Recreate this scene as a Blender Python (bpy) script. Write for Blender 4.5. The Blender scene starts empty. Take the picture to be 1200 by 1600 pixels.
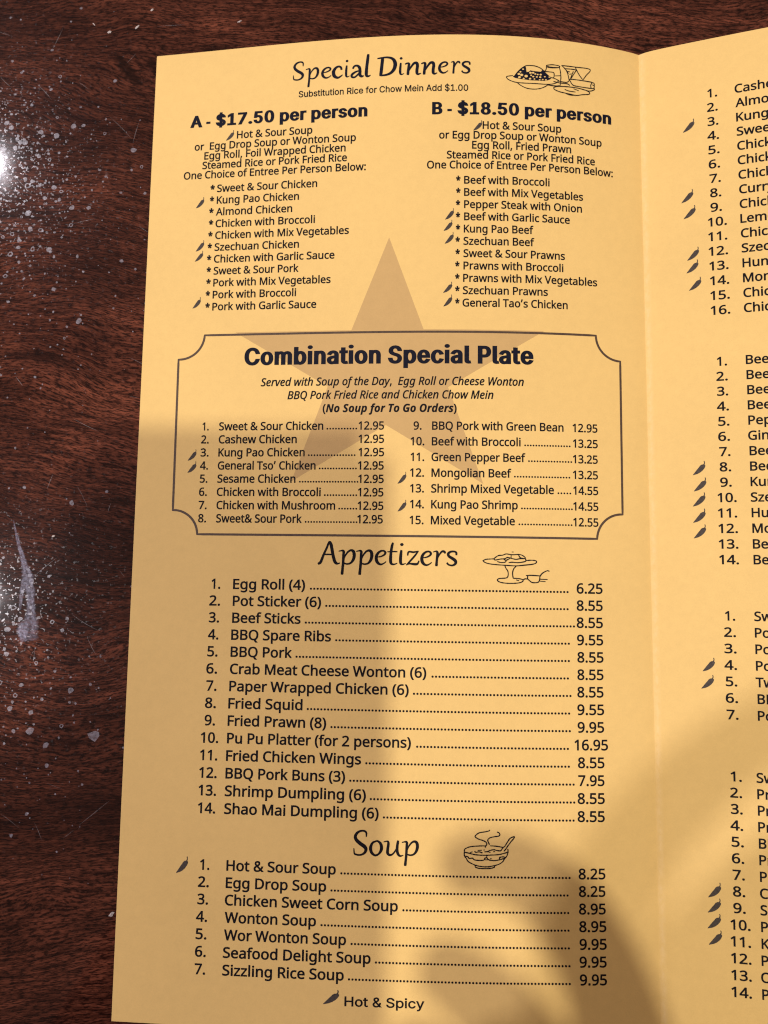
import bpy, bmesh, math, random
from mathutils import Vector, Matrix
from mathutils.geometry import tessellate_polygon, delaunay_2d_cdt
random.seed(11)
C = bpy.context.scene.collection
SC = bpy.context.scene
MM = 0.001

# ------------------------------------------------------------------ camera
# page millimetres: x to the right, y away from the viewer, z up from the table
CAMP = [75.5532, -159.7862, 211.9246, 0.107, 0.024, 0.0133, 1181.5895, 273.1142]
def look_matrix():
    cx, cy, cz, ax, ay, az = CAMP[:6]
    return Matrix.Translation(Vector((cx, cy, cz)) * MM) @ (Matrix.Rotation(az, 4, 'Z') @ Matrix.Rotation(ay, 4, 'Y') @ Matrix.Rotation(ax, 4, 'X'))
cam_data = bpy.data.cameras.new('camera')
cam = bpy.data.objects.new('camera', cam_data); C.objects.link(cam)
cam.matrix_world = look_matrix()
cam_data.sensor_fit = 'VERTICAL'; cam_data.sensor_height = 36.0
cam_data.lens = CAMP[6] / 1600.0 * 36.0
cam_data.clip_start = 0.005; cam_data.clip_end = 30.0
cam_data.dof.use_dof = True; cam_data.dof.focus_distance = 0.206; cam_data.dof.aperture_fstop = 14.0
SC.camera = cam

# ------------------------------------------------------------------ light
world = bpy.data.worlds.new('World'); SC.world = world; world.use_nodes = True
bg = world.node_tree.nodes['Background']
bg.inputs['Color'].default_value = (1.0, 0.70, 0.50, 1); bg.inputs['Strength'].default_value = 0.225
def lamp(name, loc, power, size, color):
    d = bpy.data.lights.new(name, 'AREA'); d.shape = 'DISK'; d.size = size; d.energy = power; d.color = color
    o = bpy.data.objects.new(name, d); C.objects.link(o)
    o.location = Vector(loc) * MM
    o.rotation_euler = (Vector((76, -150, 0)) * MM - o.location).to_track_quat('-Z', 'Y').to_euler()
    return o
lamp('ceiling_lamp', (215, -348, 1650), 14.0, 0.050, (1.0, 0.925, 0.755))
lamp('ceiling_lamp', (-1000, -186, 1650), 15.5, 0.060, (0.96, 0.90, 0.93))
lamp('ceiling_lamp', (-1047, 970, 1650), 11.8, 0.060, (0.94, 0.90, 0.97))
SC.view_settings.view_transform = 'Standard'; SC.view_settings.look = 'None'
SC.view_settings.exposure = -0.04; SC.view_settings.gamma = 1.0
SC.view_settings.use_curve_mapping = False
SC.cycles.max_bounces = 6
SC.cycles.filter_width = 1.15

# ------------------------------------------------------------------ data: printed matter in page millimetres
GLYPHS = {}
GLYPHS['reg'] = r''' |364|
&|1025|389,-46 293,-38 210,-12 138,33 84,94 52,171 42,261 58,368 107,454 181,522 243,563 179,646 146,716 135,797 144,869 171,932 217,984 309,1032 426,1048 537,1032 624,984 667,933 692,871 701,799 685,706 636,629 567,566 519,533 731,329 768,391 812,532 1005,531 935,320 893,244 861,202 1072,-20 843,-32 731,75 682,37 599,-8 503,-37;397,655 486,723 506,758 513,800 507,833 490,858 462,876 421,882 379,876 347,859 328,834 321,797 327,759 343,722;395,128 471,134 534,154 604,200 362,435 270,365 245,322 236,265 246,208 277,166 326,138
'|315|89,606 56,1032 259,1032 226,606
(|420|245,-254 141,-106 75,48 36,213 24,384 36,556 75,724 141,880 245,1032 425,1026 321,847 261,700 225,545 213,385 225,229 261,76 321,-69 424,-248
)|420|-4,-248 99,-69 159,76 195,229 207,385 195,545 159,700 99,847 -5,1026 175,1032 279,880 345,724 384,556 397,384 384,213 345,48 279,-106 175,-254
*|772|305,343 50,478 213,676 -18,683 23,955 272,879 240,1130 524,1130 494,879 746,955 787,683 554,676 719,479 471,343 383,570
,|375|17,-213 66,1 100,195 277,195 304,152 247,-27 170,-213
.|375|186,-54 105,-24 76,21 68,76 76,131 105,175 186,204 269,176 299,132 307,76 299,20 270,-24
0|801|399,-47 286,-30 192,21 121,105 73,215 45,347 36,501 45,656 70,788 117,897 187,980 281,1031 399,1048 512,1032 606,981 677,898 727,788 755,656 765,501 756,348 730,215 683,106 613,22 518,-30;399,124 455,133 497,160 530,207 564,326 575,501 564,675 530,794 497,841 455,868 399,878 343,868 300,841 269,794 236,675 224,501 236,327 269,207 300,160 343,133
1|801|344,-32 344,699 346,797 359,822 363,810 316,769 184,661 79,796 384,1032 530,1032 530,-32
2|801|35,-32 35,116 306,389 431,522 506,631 523,683 529,740 519,801 490,842 445,867 384,876 323,871 271,854 137,771 30,905 200,1009 288,1037 385,1046 478,1038 560,1012 628,968 679,907 710,833 720,748 711,665 685,587 591,446 455,301 255,104 255,144 761,144 761,-32
3|801|337,-46 185,-34 31,17 32,199 206,139 339,122 445,134 511,167 547,218 560,288 553,333 534,368 503,394 424,421 311,431 183,431 183,601 312,601 413,613 480,646 518,695 531,758 522,809 494,845 448,869 381,878 313,872 256,856 121,785 21,921 189,1013 280,1038 381,1046 483,1038 568,1013 636,968 684,910 714,842 723,766 707,664 659,584 584,527 516,504 516,546 601,525 686,468 737,386 754,285 743,194 709,112 650,44 569,-6 464,-37
4|801|476,-32 476,195 -3,195 -3,342 483,1038 660,1038 660,370 805,370 805,195 660,195 660,-32;198,362 476,370 476,653 478,778 481,842 530,842 510,801 477,747
5|801|347,-46 195,-32 56,18 58,201 219,140 349,124 439,136 507,170 537,203 556,248 563,306 550,381 513,432 448,465 344,477 259,471 167,455 78,511 120,1032 684,1032 684,856 285,856 267,636 292,640 386,646 487,637 576,609 652,561 709,495 743,414 754,319 742,215 706,125 644,51 562,-4 463,-36
6|801|417,-47 318,-34 228,6 151,73 93,166 56,284 45,427 64,645 92,750 137,845 202,928 288,992 399,1033 534,1046 604,1043 691,1029 691,856 597,877 538,881 456,873 391,852 341,818 302,774 273,720 253,657 237,541 194,541 225,577 282,620 356,649 445,659 534,649 612,620 679,570 729,502 758,419 768,322 758,218 726,128 673,53 601,-3 516,-36;415,122 483,134 534,169 569,229 581,322 570,397 540,451 492,485 419,497 366,491 321,473 284,447 256,415 240,380 234,347 256,237 282,191 317,154 361,130
7|801|145,-29 555,859 29,856 29,1032 765,1032 765,898 347,-32
8|801|403,-46 298,-38 209,-13 135,31 80,92 47,168 36,255 44,327 69,391 153,486 222,524 188,544 126,604 83,681 68,776 79,857 113,925 166,978 234,1016 312,1039 400,1047 528,1030 634,979 688,924 721,855 731,775 724,710 701,652 625,566 562,530 641,488 729,395 755,331 764,259 753,172 719,97 663,34 590,-11 503,-38;403,614 505,676 534,716 544,770 535,818 507,852 462,874 398,882 337,874 292,852 264,818 254,769 259,732 272,703 331,651;400,117 480,127 535,157 567,201 578,257 566,310 531,355 470,396 388,434 380,437 315,403 262,360 232,312 222,254 232,200 263,157 317,127
9|801|270,-46 200,-43 111,-27 111,142 267,119 349,127 414,148 464,182 503,225 532,279 552,342 567,458 610,458 580,422 522,380 448,351 357,341 269,351 192,381 126,430 76,498 47,580 38,677 48,781 81,872 134,947 205,1002 291,1035 390,1047 489,1033 579,993 656,926 713,833 749,716 761,573 741,355 713,250 668,154 604,72 516,8 405,-33;385,503 439,509 485,527 522,553 549,585 566,620 571,653 549,762 524,808 488,845 444,869 390,878 323,865 272,830 237,770 224,678 235,602 264,548 311,515
:|375|186,545 105,576 76,620 68,675 76,732 105,776 186,804 269,776 299,732 307,675 299,620 270,575;186,-54 105,-24 76,21 68,76 76,131 105,175 186,204 269,176 299,132 307,76 299,20 270,-24
A|895|-44,-30 369,1037 526,1037 938,-30 741,-32 621,277 269,277 150,-32;333,452 561,452 463,713 448,755 429,816 446,820 454,780 432,713
B|910|104,-32 104,1032 423,1032 593,1018 722,973 785,919 822,844 834,752 820,661 777,584 708,529 643,507 643,547 739,517 793,479 834,428 859,363 867,284 856,192 821,113 762,49 685,3 593,-24 489,-32;294,607 445,607 547,616 602,641 628,679 638,737 626,794 594,829 530,851 426,860 294,860;294,139 462,139 566,151 626,183 657,230 667,294 656,352 625,395 562,426 452,437 294,437
C|885|544,-46 397,-30 273,21 176,104 107,215 66,349 53,502 67,650 111,783 185,893 287,977 415,1029 566,1047 721,1031 886,974 808,808 681,855 564,871 473,860 397,828 336,774 289,701 261,610 251,500 260,390 287,299 330,226 389,173 466,140 563,129 682,140 835,177 835,2 692,-36
D|1022|104,-32 104,1032 446,1032 592,1018 721,973 827,898 905,795 954,665 969,510 953,348 904,212 821,104 710,28 574,-18 416,-32;294,140 395,140 608,182 729,301 771,507 761,621 731,710 682,775 616,822 530,850 424,860 294,860
E|779|104,-32 104,1032 727,1032 727,857 294,857 294,609 702,609 702,435 294,435 294,143 727,143 727,-32
F|727|104,-32 104,1032 727,1032 727,857 294,857 294,567 700,567 700,392 294,392 294,-32
G|1020|564,-46 413,-30 286,20 185,102 111,212 67,346 53,500 69,654 118,787 199,897 309,979 444,1030 604,1046 769,1030 946,975 872,806 727,855 596,871 494,860 409,827 341,773 291,700 260,609 250,500 259,394 285,302 330,229 394,174 480,140 595,128 702,134 758,146 758,384 538,384 538,560 948,560 948,12 757,-33
H|1038|104,-32 104,1032 294,1032 294,609 742,609 742,1032 933,1032 933,-32 742,-32 742,434 294,434 294,-32
I|475|24,-32 24,99 141,125 141,874 24,902 24,1032 450,1032 450,902 332,874 332,125 450,99 450,-32
K|867|104,-32 104,1032 294,1032 281,557 324,624 410,719 690,1032 901,1022 497,562 915,-24 702,-32 359,430 294,373 294,-32
L|734|104,-32 104,1032 294,1032 294,144 731,144 731,-32
M|1270|104,-32 104,1032 345,1032 653,213 614,213 927,1032 1167,1032 1167,-32 977,-32 977,615 981,760 985,843 1036,843 703,-32 555,-32 226,844 277,844 282,761 284,607 284,-32
O|1094|548,-46 445,-39 353,-16 271,23 175,107 106,218 66,351 53,503 66,653 106,785 175,895 271,978 353,1017 445,1040 550,1048 695,1031 818,980 916,896 985,786 1027,653 1041,501 1027,350 985,217 916,106 818,23 695,-29;548,128 643,139 716,171 771,224 810,297 835,390 843,501 835,613 810,705 771,778 716,830 643,861 549,872 454,861 381,830 325,777 284,705 259,613 251,501 259,390 284,297 324,224 380,171 453,139
P|847|104,-32 104,1032 402,1032 525,1023 627,996 707,948 764,882 798,800 808,706 798,618 767,535 712,462 629,405 517,369 378,357 294,357 294,-32;294,530 361,530 480,541 558,571 588,600 606,642 613,700 607,751 591,790 565,818 496,849 388,860 294,860
Q|1094|761,-270 569,-46 563,-46 546,-46 445,-39 353,-16 271,23 175,107 106,218 66,351 53,503 66,653 106,785 175,895 271,978 353,1017 445,1040 550,1048 695,1031 818,980 916,896 985,786 1027,653 1041,502 1032,380 1006,271 963,173 902,90 823,25 770,1 1006,-259;548,128 643,139 716,171 771,224 810,297 835,390 843,501 835,613 810,705 771,778 716,830 643,861 549,872 454,861 381,830 325,777 284,705 259,613 251,501 259,390 284,297 324,224 380,171 453,139
R|871|104,-32 104,1032 413,1032 530,1024 629,999 707,955 764,892 798,811 808,716 800,635 775,568 737,513 690,471 621,435 897,-26 685,-32 442,381 294,381 294,-32;294,552 410,552 508,563 568,593 601,640 613,711 608,761 592,797 568,822 504,849 403,858 294,858
S|769|346,-46 185,-33 39,9 40,198 204,145 352,128 441,138 500,165 533,204 544,256 527,321 467,374 329,433 213,486 126,553 84,611 59,680 51,760 63,843 98,914 153,972 224,1013 309,1038 404,1046 561,1030 721,978 660,809 520,856 401,871 328,862 280,838 254,803 245,758 261,691 319,641 443,585 596,515 655,469 700,414 727,347 736,267 724,176 687,98 627,34 547,-11 454,-38
T|779|294,-32 294,857 -18,857 -18,1032 796,1032 796,857 485,857 485,-32
V|840|334,-32 -44,1031 155,1032 388,369 426,252 420,194 414,252 453,372 684,1032 884,1031 506,-32
W|1303|257,-32 -25,1032 174,1032 335,397 364,271 352,205 341,277 374,405 557,1032 735,1032 926,401 960,271 949,205 937,270 967,398 1127,1032 1326,1032 1043,-32 867,-32 665,647 642,728 624,801 647,799 662,768 629,643 433,-32
Z|801|21,-32 21,105 532,862 38,856 38,1032 765,1032 765,895 253,138 779,144 779,-32
a|786|300,-47 197,-32 111,14 66,66 40,131 32,209 43,288 77,355 134,408 211,447 307,470 422,480 519,484 519,495 510,566 488,603 452,624 397,631 293,615 167,564 105,717 255,776 402,796 493,789 568,766 629,727 672,670 697,598 705,513 705,-32 557,-32 533,74 567,74 524,28 465,-14 393,-39;329,118 406,130 467,163 494,196 512,241 518,301 518,333 442,330 329,317 265,291 235,256 225,207 232,166 252,140 284,124
b|861|475,-47 387,-38 315,-11 259,29 228,63 257,63 232,-32 87,-32 87,1097 275,1097 275,805 272,715 270,684 228,684 259,719 315,760 387,787 475,796 571,784 654,748 724,687 776,604 807,499 817,375 807,251 776,147 724,63 653,2 570,-35;456,121 509,128 549,148 580,180 613,261 624,376 603,522 547,601 451,628 391,622 346,603 316,574 286,497 275,378 275,375 285,259 316,179 346,148 391,128
c|672|420,-46 319,-36 227,-2 150,56 92,138 56,243 45,371 57,504 94,612 154,695 233,753 326,786 429,797 546,785 668,744 608,582 503,614 428,624 322,597 260,517 237,372 250,261 285,184 319,152 362,132 419,125 520,137 644,180 646,4 537,-35
d|861|385,-47 289,-35 206,2 136,62 85,146 54,250 45,374 54,498 85,603 137,687 207,748 291,785 386,797 473,788 546,761 631,686 592,686 590,706 587,764 587,1097 775,1097 775,-32 616,-32 598,69 634,69 602,33 545,-9 473,-37;405,121 469,127 515,145 545,173 577,244 588,352 588,371 577,489 546,570 516,602 469,623 404,630 353,622 313,602 282,566 249,483 237,371 249,260 282,180 313,148 353,128
e|790|438,-46 331,-35 234,1 154,61 94,144 57,248 45,370 55,491 89,595 143,681 217,745 307,784 409,797 507,786 592,751 660,694 711,619 741,528 751,427 751,319 241,319 245,280 264,223 293,180 333,149 382,130 444,124 564,136 716,187 717,12 578,-34;248,482 553,482 547,527 520,584 475,619 408,631 341,619 292,585 258,527
f|482|120,-32 120,623 -11,623 -11,736 120,779 120,800 128,892 152,970 194,1031 250,1072 318,1096 396,1104 484,1096 583,1068 531,910 452,932 399,938 358,930 333,909 315,868 308,798 308,783 497,783 497,623 308,623 308,-32
g|861|406,-369 250,-356 104,-313 105,-131 268,-187 412,-201 488,-189 541,-154 576,-99 588,-20 588,7 590,57 590,67 633,67 579,10 492,-33 387,-47 288,-34 203,4 134,68 84,153 54,255 45,374 54,491 83,593 133,679 202,745 287,784 385,797 462,790 533,766 595,726 635,684 600,684 617,783 775,783 775,-14 765,-118 735,-207 683,-278 610,-329 517,-359;405,119 466,125 512,142 544,168 577,237 590,346 590,372 577,498 542,575 509,604 463,622 403,628 354,622 315,602 284,568 249,487 237,373 249,258 283,179 314,146 354,126
h|866|87,-32 87,1097 275,1097 275,751 270,679 229,679 265,722 328,763 400,788 477,796 568,788 644,764 706,722 751,661 776,583 784,490 784,-32 598,-32 598,477 582,566 539,612 460,628 395,622 347,602 317,572 286,496 275,386 275,-32
i|361|182,841 109,869 84,908 77,954 84,1001 109,1040 182,1067 253,1040 279,1001 286,954 279,907 253,869;87,-32 87,783 275,783 275,-32
k|748|87,-32 87,1097 273,1097 273,508 272,448 270,419 225,419 241,439 275,482 306,519 556,783 764,772 453,428 784,-24 571,-32 321,303 273,261 273,-32
l|361|87,-32 87,1097 275,1097 275,-32
m|1310|87,-32 87,783 246,783 264,681 228,681 263,724 324,765 392,789 465,797 579,782 668,733 711,671 686,671 724,719 790,763 865,789 942,797 1027,789 1099,765 1157,722 1198,661 1221,583 1228,490 1228,-32 1042,-32 1042,480 1027,568 989,612 920,628 864,622 821,605 792,579 762,512 751,413 751,-32 564,-32 564,480 549,568 511,612 441,628 383,622 342,603 314,574 285,498 275,388 275,-32
n|866|87,-32 87,783 246,783 264,681 229,681 266,724 331,765 404,789 480,797 569,789 645,765 706,723 751,662 776,583 784,490 784,-32 598,-32 598,477 582,566 539,612 460,628 396,622 348,602 317,572 286,498 275,388 275,-32
o|847|421,-47 319,-34 228,3 151,65 93,150 56,254 45,377 56,498 89,602 147,686 224,748 318,785 426,797 530,785 622,747 699,686 757,602 792,499 804,377 793,255 759,151 701,66 623,3 530,-34;424,121 484,128 530,150 564,184 599,266 612,377 599,487 564,567 530,600 484,621 423,629 362,621 317,600 284,567 249,487 237,377 249,266 284,184 318,150 364,128
p|861|87,-368 87,783 247,783 264,681 227,681 259,717 315,760 387,788 477,797 571,785 654,749 724,689 776,606 807,501 817,377 807,253 776,149 725,64 655,3 571,-34 475,-47 388,-37 314,-9 230,63 269,63 272,37 275,-27 275,-368;456,121 508,129 549,151 580,188 604,238 624,379 613,486 579,566 548,601 507,621 453,629 393,622 348,605 319,577 288,507 275,399 275,378 285,261 316,181 346,148 392,128
q|861|587,-368 587,-15 588,45 590,69 632,69 601,33 544,-9 471,-37 382,-47 289,-35 206,2 137,62 85,146 54,250 45,374 55,498 86,603 138,687 209,748 292,785 386,797 474,788 547,760 603,717 635,681 599,681 617,783 775,783 775,-368;407,121 469,127 514,145 544,172 576,241 588,349 588,371 577,490 545,571 514,603 468,623 404,630 352,622 312,602 281,566 248,483 237,371 249,261 282,181 313,148 353,128
r|578|87,-32 87,783 249,783 263,646 223,646 257,692 314,746 386,785 467,797 518,795 594,784 570,605 498,618 462,620 414,613 370,594 332,561 301,518 282,464 275,399 275,-32
s|671|308,-47 166,-33 41,11 42,190 190,136 312,118 384,125 428,143 449,166 455,195 445,228 401,263 291,312 162,370 73,445 47,501 39,566 49,635 80,694 131,740 231,783 353,797 488,783 636,734 568,576 444,618 344,631 285,626 247,611 228,593 223,574 234,541 284,507 395,460 522,402 608,326 633,271 640,207 630,131 598,66 545,15 440,-32
t|506|347,-47 228,-24 174,9 131,61 105,130 97,217 97,623 -10,623 -10,735 104,787 155,955 284,955 284,783 502,783 502,623 284,623 284,224 291,172 309,143 335,126 371,119 422,124 507,142 507,-16 425,-40
u|866|384,-46 294,-39 218,-14 156,28 112,88 86,166 78,258 78,783 268,783 268,270 284,183 326,138 404,121 469,128 516,147 548,177 580,252 591,362 591,783 779,783 779,-32 619,-32 601,67 637,67 600,24 534,-16 461,-39
v|711|262,-32 -44,781 154,783 322,319 346,250 369,176 377,142 332,142 342,177 366,251 390,319 557,783 756,781 448,-32
w|1101|197,-31 -27,784 168,784 278,359 308,237 322,160 275,160 283,194 301,268 321,338 461,784 643,784 779,338 809,233 825,161 777,161 791,233 823,360 934,784 1128,784 901,-31 709,-31 573,415 541,529 526,591 572,591 559,529 527,414 385,-31
x|741|-23,-25 257,384 -10,775 195,783 371,522 546,783 750,775 482,384 764,-25 559,-32 371,246 181,-32
y|714|118,-369 55,-365 -17,-352 -17,-189 56,-200 97,-203 145,-195 180,-174 210,-139 235,-89 269,-3 -43,781 155,783 326,335 364,226 384,151 340,151 359,220 398,336 558,783 759,781 421,-116 374,-216 312,-296 258,-337 193,-361
z|658|22,-32 22,91 410,631 46,623 46,783 626,783 626,648 244,120 636,128 636,-32
’|357|17,647 66,861 100,1055 277,1055 304,1012 247,833 170,647'''
GLYPHS['ita'] = r''' |364|
,|375|20,-211 68,0 102,193 276,193 302,151 245,-27 169,-211
B|840|20,-30 244,1030 530,1030 660,1016 763,971 815,919 846,852 855,770 838,667 786,583 706,524 630,499 630,534 678,514 738,465 778,397 791,311 777,208 736,122 671,54 587,7 488,-21 378,-30;341,604 465,604 572,623 610,643 639,672 658,708 664,754 656,801 633,832 588,854 511,862 396,862;242,137 379,137 477,149 546,184 574,216 592,258 598,310 589,362 564,402 517,430 436,440 306,440
C|822|456,-44 346,-32 251,5 173,67 116,151 82,252 70,369 92,557 158,739 209,822 272,895 347,957 434,1004 532,1034 642,1044 779,1030 927,975 850,816 742,859 641,873 551,862 476,830 412,780 359,715 317,638 288,553 264,371 271,298 290,238 322,191 364,156 416,134 479,127 586,138 731,177 731,5 596,-33
D|934|20,-30 244,1030 507,1030 624,1019 726,984 810,924 872,839 909,731 921,601 903,430 850,278 795,189 724,113 639,52 540,6 428,-21 305,-30;242,138 310,138 398,145 474,165 539,199 620,271 680,365 716,476 729,602 721,689 699,755 664,802 617,835 560,855 489,862 396,862
E|720|20,-30 244,1030 813,1030 777,859 394,859 341,607 698,607 665,438 306,438 242,141 626,141 589,-30
F|668|20,-30 244,1030 813,1030 778,859 394,859 333,564 691,564 655,393 296,393 207,-30
M|1178|19,-30 243,1030 471,1030 567,214 528,214 972,1030 1219,1030 999,-30 811,-30 945,600 982,766 1024,831 575,-30 431,-30 325,847 373,847 367,798 351,697 331,595 198,-30
P|794|20,-30 244,1030 496,1030 598,1022 683,995 747,950 791,889 816,819 825,739 811,627 770,532 701,457 608,402 492,371 355,361 289,361 207,-30;324,526 372,526 486,540 570,579 606,617 628,668 636,735 626,795 600,831 552,853 476,862 396,862
Q|1010|630,-268 480,-45 485,-44 470,-44 355,-32 255,6 174,69 116,155 82,256 71,374 79,504 106,628 150,742 211,842 288,927 381,991 487,1032 606,1046 719,1033 816,995 894,931 952,845 986,742 997,622 986,478 955,343 902,221 830,117 738,35 664,-1 850,-261;476,127 549,137 612,165 668,210 715,270 752,345 780,429 803,625 796,701 778,763 747,811 707,846 658,867 598,874 526,865 462,837 406,793 357,733 318,660 288,574 270,479 264,377 271,301 290,240 321,191 363,156 414,134
R|803|20,-30 244,1030 491,1030 673,1000 790,904 828,748 812,637 765,541 713,487 643,444 587,423 754,-29 554,-30 411,383 293,383 207,-30;329,550 399,550 480,556 540,574 583,602 624,662 637,738 628,798 601,832 553,853 476,861 396,861
S|707|259,-44 125,-33 -4,9 -2,196 135,143 260,126 367,144 407,165 438,194 457,231 464,279 456,321 435,354 312,443 214,512 143,599 123,658 117,725 129,818 166,899 225,962 299,1008 384,1035 476,1044 621,1028 768,972 695,810 580,857 476,873 408,863 355,835 322,792 311,733 323,676 363,633 440,583 549,510 627,421 649,360 656,290 644,190 607,106 545,39 464,-8 368,-35
W|1199|163,-30 118,1030 302,1030 323,391 323,271 319,184 270,184 311,291 369,424 652,1030 827,1030 857,416 861,278 862,184 815,184 848,281 898,407 1168,1030 1363,1027 886,-30 711,-30 678,643 675,742 673,809 720,809 695,742 644,628 340,-30
a|796|270,-45 176,-26 100,31 52,122 37,241 44,349 65,450 100,544 146,626 203,695 271,749 349,784 436,795 513,784 575,750 621,701 642,665 611,665 656,781 808,781 635,-30 478,-30 496,108 537,108 431,7 355,-32;311,119 352,127 393,150 476,245 535,382 549,451 552,510 544,561 523,599 491,622 448,630 405,623 367,603 292,517 242,390 224,239 230,182 248,146 274,126
c|634|346,-44 262,-36 187,-10 123,34 75,96 46,174 37,266 44,369 66,466 101,556 149,635 209,701 283,752 367,784 459,795 563,785 684,748 629,587 537,620 461,630 397,619 341,584 293,527 255,453 232,365 224,268 233,202 260,156 301,129 359,119 444,132 568,176 569,10 459,-31
d|811|270,-45 176,-26 100,30 52,121 37,241 43,347 63,447 96,540 141,623 198,693 267,747 346,782 436,794 513,783 575,749 621,701 642,665 606,665 616,730 633,825 690,1095 873,1095 635,-30 476,-30 491,108 532,108 427,6 354,-32;313,119 349,126 388,147 469,233 531,360 548,433 554,509 547,562 527,599 496,622 444,630 401,623 362,602 290,514 241,386 224,240 235,168 264,132
e|699|339,-44 252,-35 177,-7 116,41 71,105 45,182 37,269 44,362 64,455 97,543 143,623 201,692 271,747 352,783 442,795 545,782 623,742 672,675 688,590 675,510 636,438 570,377 480,332 363,304 219,295 223,295 223,297 222,275 232,206 257,159 299,129 362,119 454,133 594,187 596,20 469,-28;254,453 221,455 372,469 430,487 473,511 497,542 506,580 502,601 491,616 471,627 437,632 383,619 328,579 278,510
f|445|-67,-367 -121,-362 -187,-346 -187,-179 -113,-199 -80,-203 -48,-196 -26,-175 16,-66 162,627 32,627 52,732 193,778 205,831 263,988 305,1041 358,1077 419,1096 489,1102 567,1093 659,1064 607,913 539,935 495,940 456,934 430,918 407,882 386,814 379,781 538,781 508,627 347,627 195,-96 162,-204 111,-290 63,-333 3,-358
g|811|260,-367 127,-353 5,-310 7,-133 142,-186 257,-203 327,-194 380,-168 420,-120 449,-43 461,9 481,86 486,108 532,108 429,7 355,-32 271,-45 177,-26 100,31 52,122 37,241 43,346 63,446 96,539 141,623 198,693 266,748 346,783 436,795 514,784 576,750 622,701 643,665 611,665 657,781 809,781 630,-51 601,-150 557,-232 500,-293 431,-334 351,-359;313,119 350,126 389,147 470,235 530,362 552,510 545,562 527,599 497,622 445,630 402,623 361,601 323,564 290,515 241,386 224,240 235,168 264,132
h|811|2,-30 240,1095 426,1095 357,782 336,694 322,641 276,641 333,703 422,767 480,787 544,794 632,780 703,737 749,666 763,573 758,513 747,451 643,-30 459,-30 565,476 577,563 573,594 562,614 544,626 510,630 469,624 423,602 375,564 330,505 291,424 260,316 187,-30
i|361|300,843 227,869 199,941 227,1023 266,1053 314,1062 364,1052 399,1018 409,968 401,918 373,876;2,-30 174,781 359,781 187,-30
k|693|0,-30 239,1095 425,1095 326,635 285,461 257,431 577,781 782,770 450,422 656,-27 458,-30 308,304 246,255 187,-30
l|361|0,-30 240,1095 425,1095 186,-30
m|1225|2,-30 174,781 334,781 318,642 277,642 330,704 415,768 471,788 533,795 612,783 673,742 713,680 726,628 693,628 753,700 846,767 903,788 966,795 1053,782 1121,739 1164,670 1177,581 1173,514 1161,451 1060,-30 873,-30 982,476 991,529 993,567 989,596 978,614 960,626 929,630 892,624 850,602 806,564 763,507 727,431 699,332 623,-30 437,-30 544,476 556,563 552,595 542,615 526,626 496,630 459,624 416,603 371,564 329,506 291,424 260,316 187,-30
n|811|-4,-34 170,785 338,785 309,662 331,709 422,772 480,793 544,799 635,785 707,741 753,671 767,581 762,510 751,449 646,-34 453,-34 561,478 572,529 575,565 567,601 548,619 510,626 471,620 426,598 379,560 335,502 295,422 265,315 190,-34
o|789|348,-42 260,-32 183,-3 120,45 73,110 46,188 37,278 62,457 93,544 137,622 194,690 264,744 348,779 442,791 531,782 608,753 671,704 717,639 744,560 753,470 728,292 697,206 653,127 597,59 527,5 443,-30;354,122 407,132 456,161 500,212 535,284 558,375 566,483 553,554 514,609 486,622 445,628 383,616 331,583 286,528 251,455 230,369 222,274 232,206 258,159 298,132
p|811|-68,-366 174,781 334,781 317,641 276,641 381,743 455,781 540,794 634,776 710,719 758,628 773,508 766,403 746,303 714,210 670,127 613,56 544,2 465,-33 377,-45 299,-34 236,0 190,48 168,85 205,85 201,48 189,-18 116,-366;367,119 410,126 451,148 489,185 521,234 569,363 586,509 574,581 546,617 496,630 461,624 421,602 339,516 277,389 260,317 254,241 262,188 282,151 315,127
r|557|2,-30 174,781 334,781 318,642 277,642 332,707 412,770 517,795 565,793 638,779 597,611 504,622 447,612 397,583 352,535 314,476 264,335 187,-30
s|605|217,-44 90,-30 -23,13 -20,189 108,135 214,117 277,125 320,144 344,171 351,205 347,230 334,251 240,315 168,362 112,414 76,476 65,551 74,620 100,679 145,730 236,779 350,795 484,778 617,731 555,576 449,617 350,631 305,625 274,608 255,586 249,558 253,536 265,516 359,452 484,363 525,299 539,218 529,139 499,73 447,20 345,-29
t|465|259,-44 181,-34 112,-2 64,60 49,148 53,200 63,255 141,627 25,627 46,735 178,790 268,952 396,952 358,781 547,781 515,627 327,627 245,242 237,202 234,167 246,128 256,121 278,117 321,122 407,144 407,-11 332,-35
u|811|264,-44 177,-31 107,11 61,81 47,171 52,237 63,299 166,781 353,781 244,274 232,185 237,155 247,136 266,124 299,119 340,126 386,148 434,187 481,246 520,327 550,434 624,781 808,781 635,-30 476,-30 491,108 532,108 476,47 387,-17 329,-38
v|654|127,-30 33,781 218,781 263,336 270,250 276,158 277,124 233,124 261,186 304,277 341,351 572,781 765,777 333,-30
w|1013|82,-30 48,781 230,781 242,351 242,210 238,138 191,138 210,188 243,269 275,339 481,781 662,781 687,350 691,229 689,138 643,138 682,244 744,394 916,781 1108,778 738,-30 541,-30 519,405 516,514 517,601 563,601 533,524 480,408 276,-30
y|654|-34,-367 -95,-362 -162,-346 -162,-185 -85,-202 -43,-205 0,-198 34,-177 106,-81 149,-5 32,781 217,781 270,383 280,283 286,180 287,131 242,131 264,180 305,273 344,353 571,781 765,776 271,-141 212,-236 146,-308 65,-352'''
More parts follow.
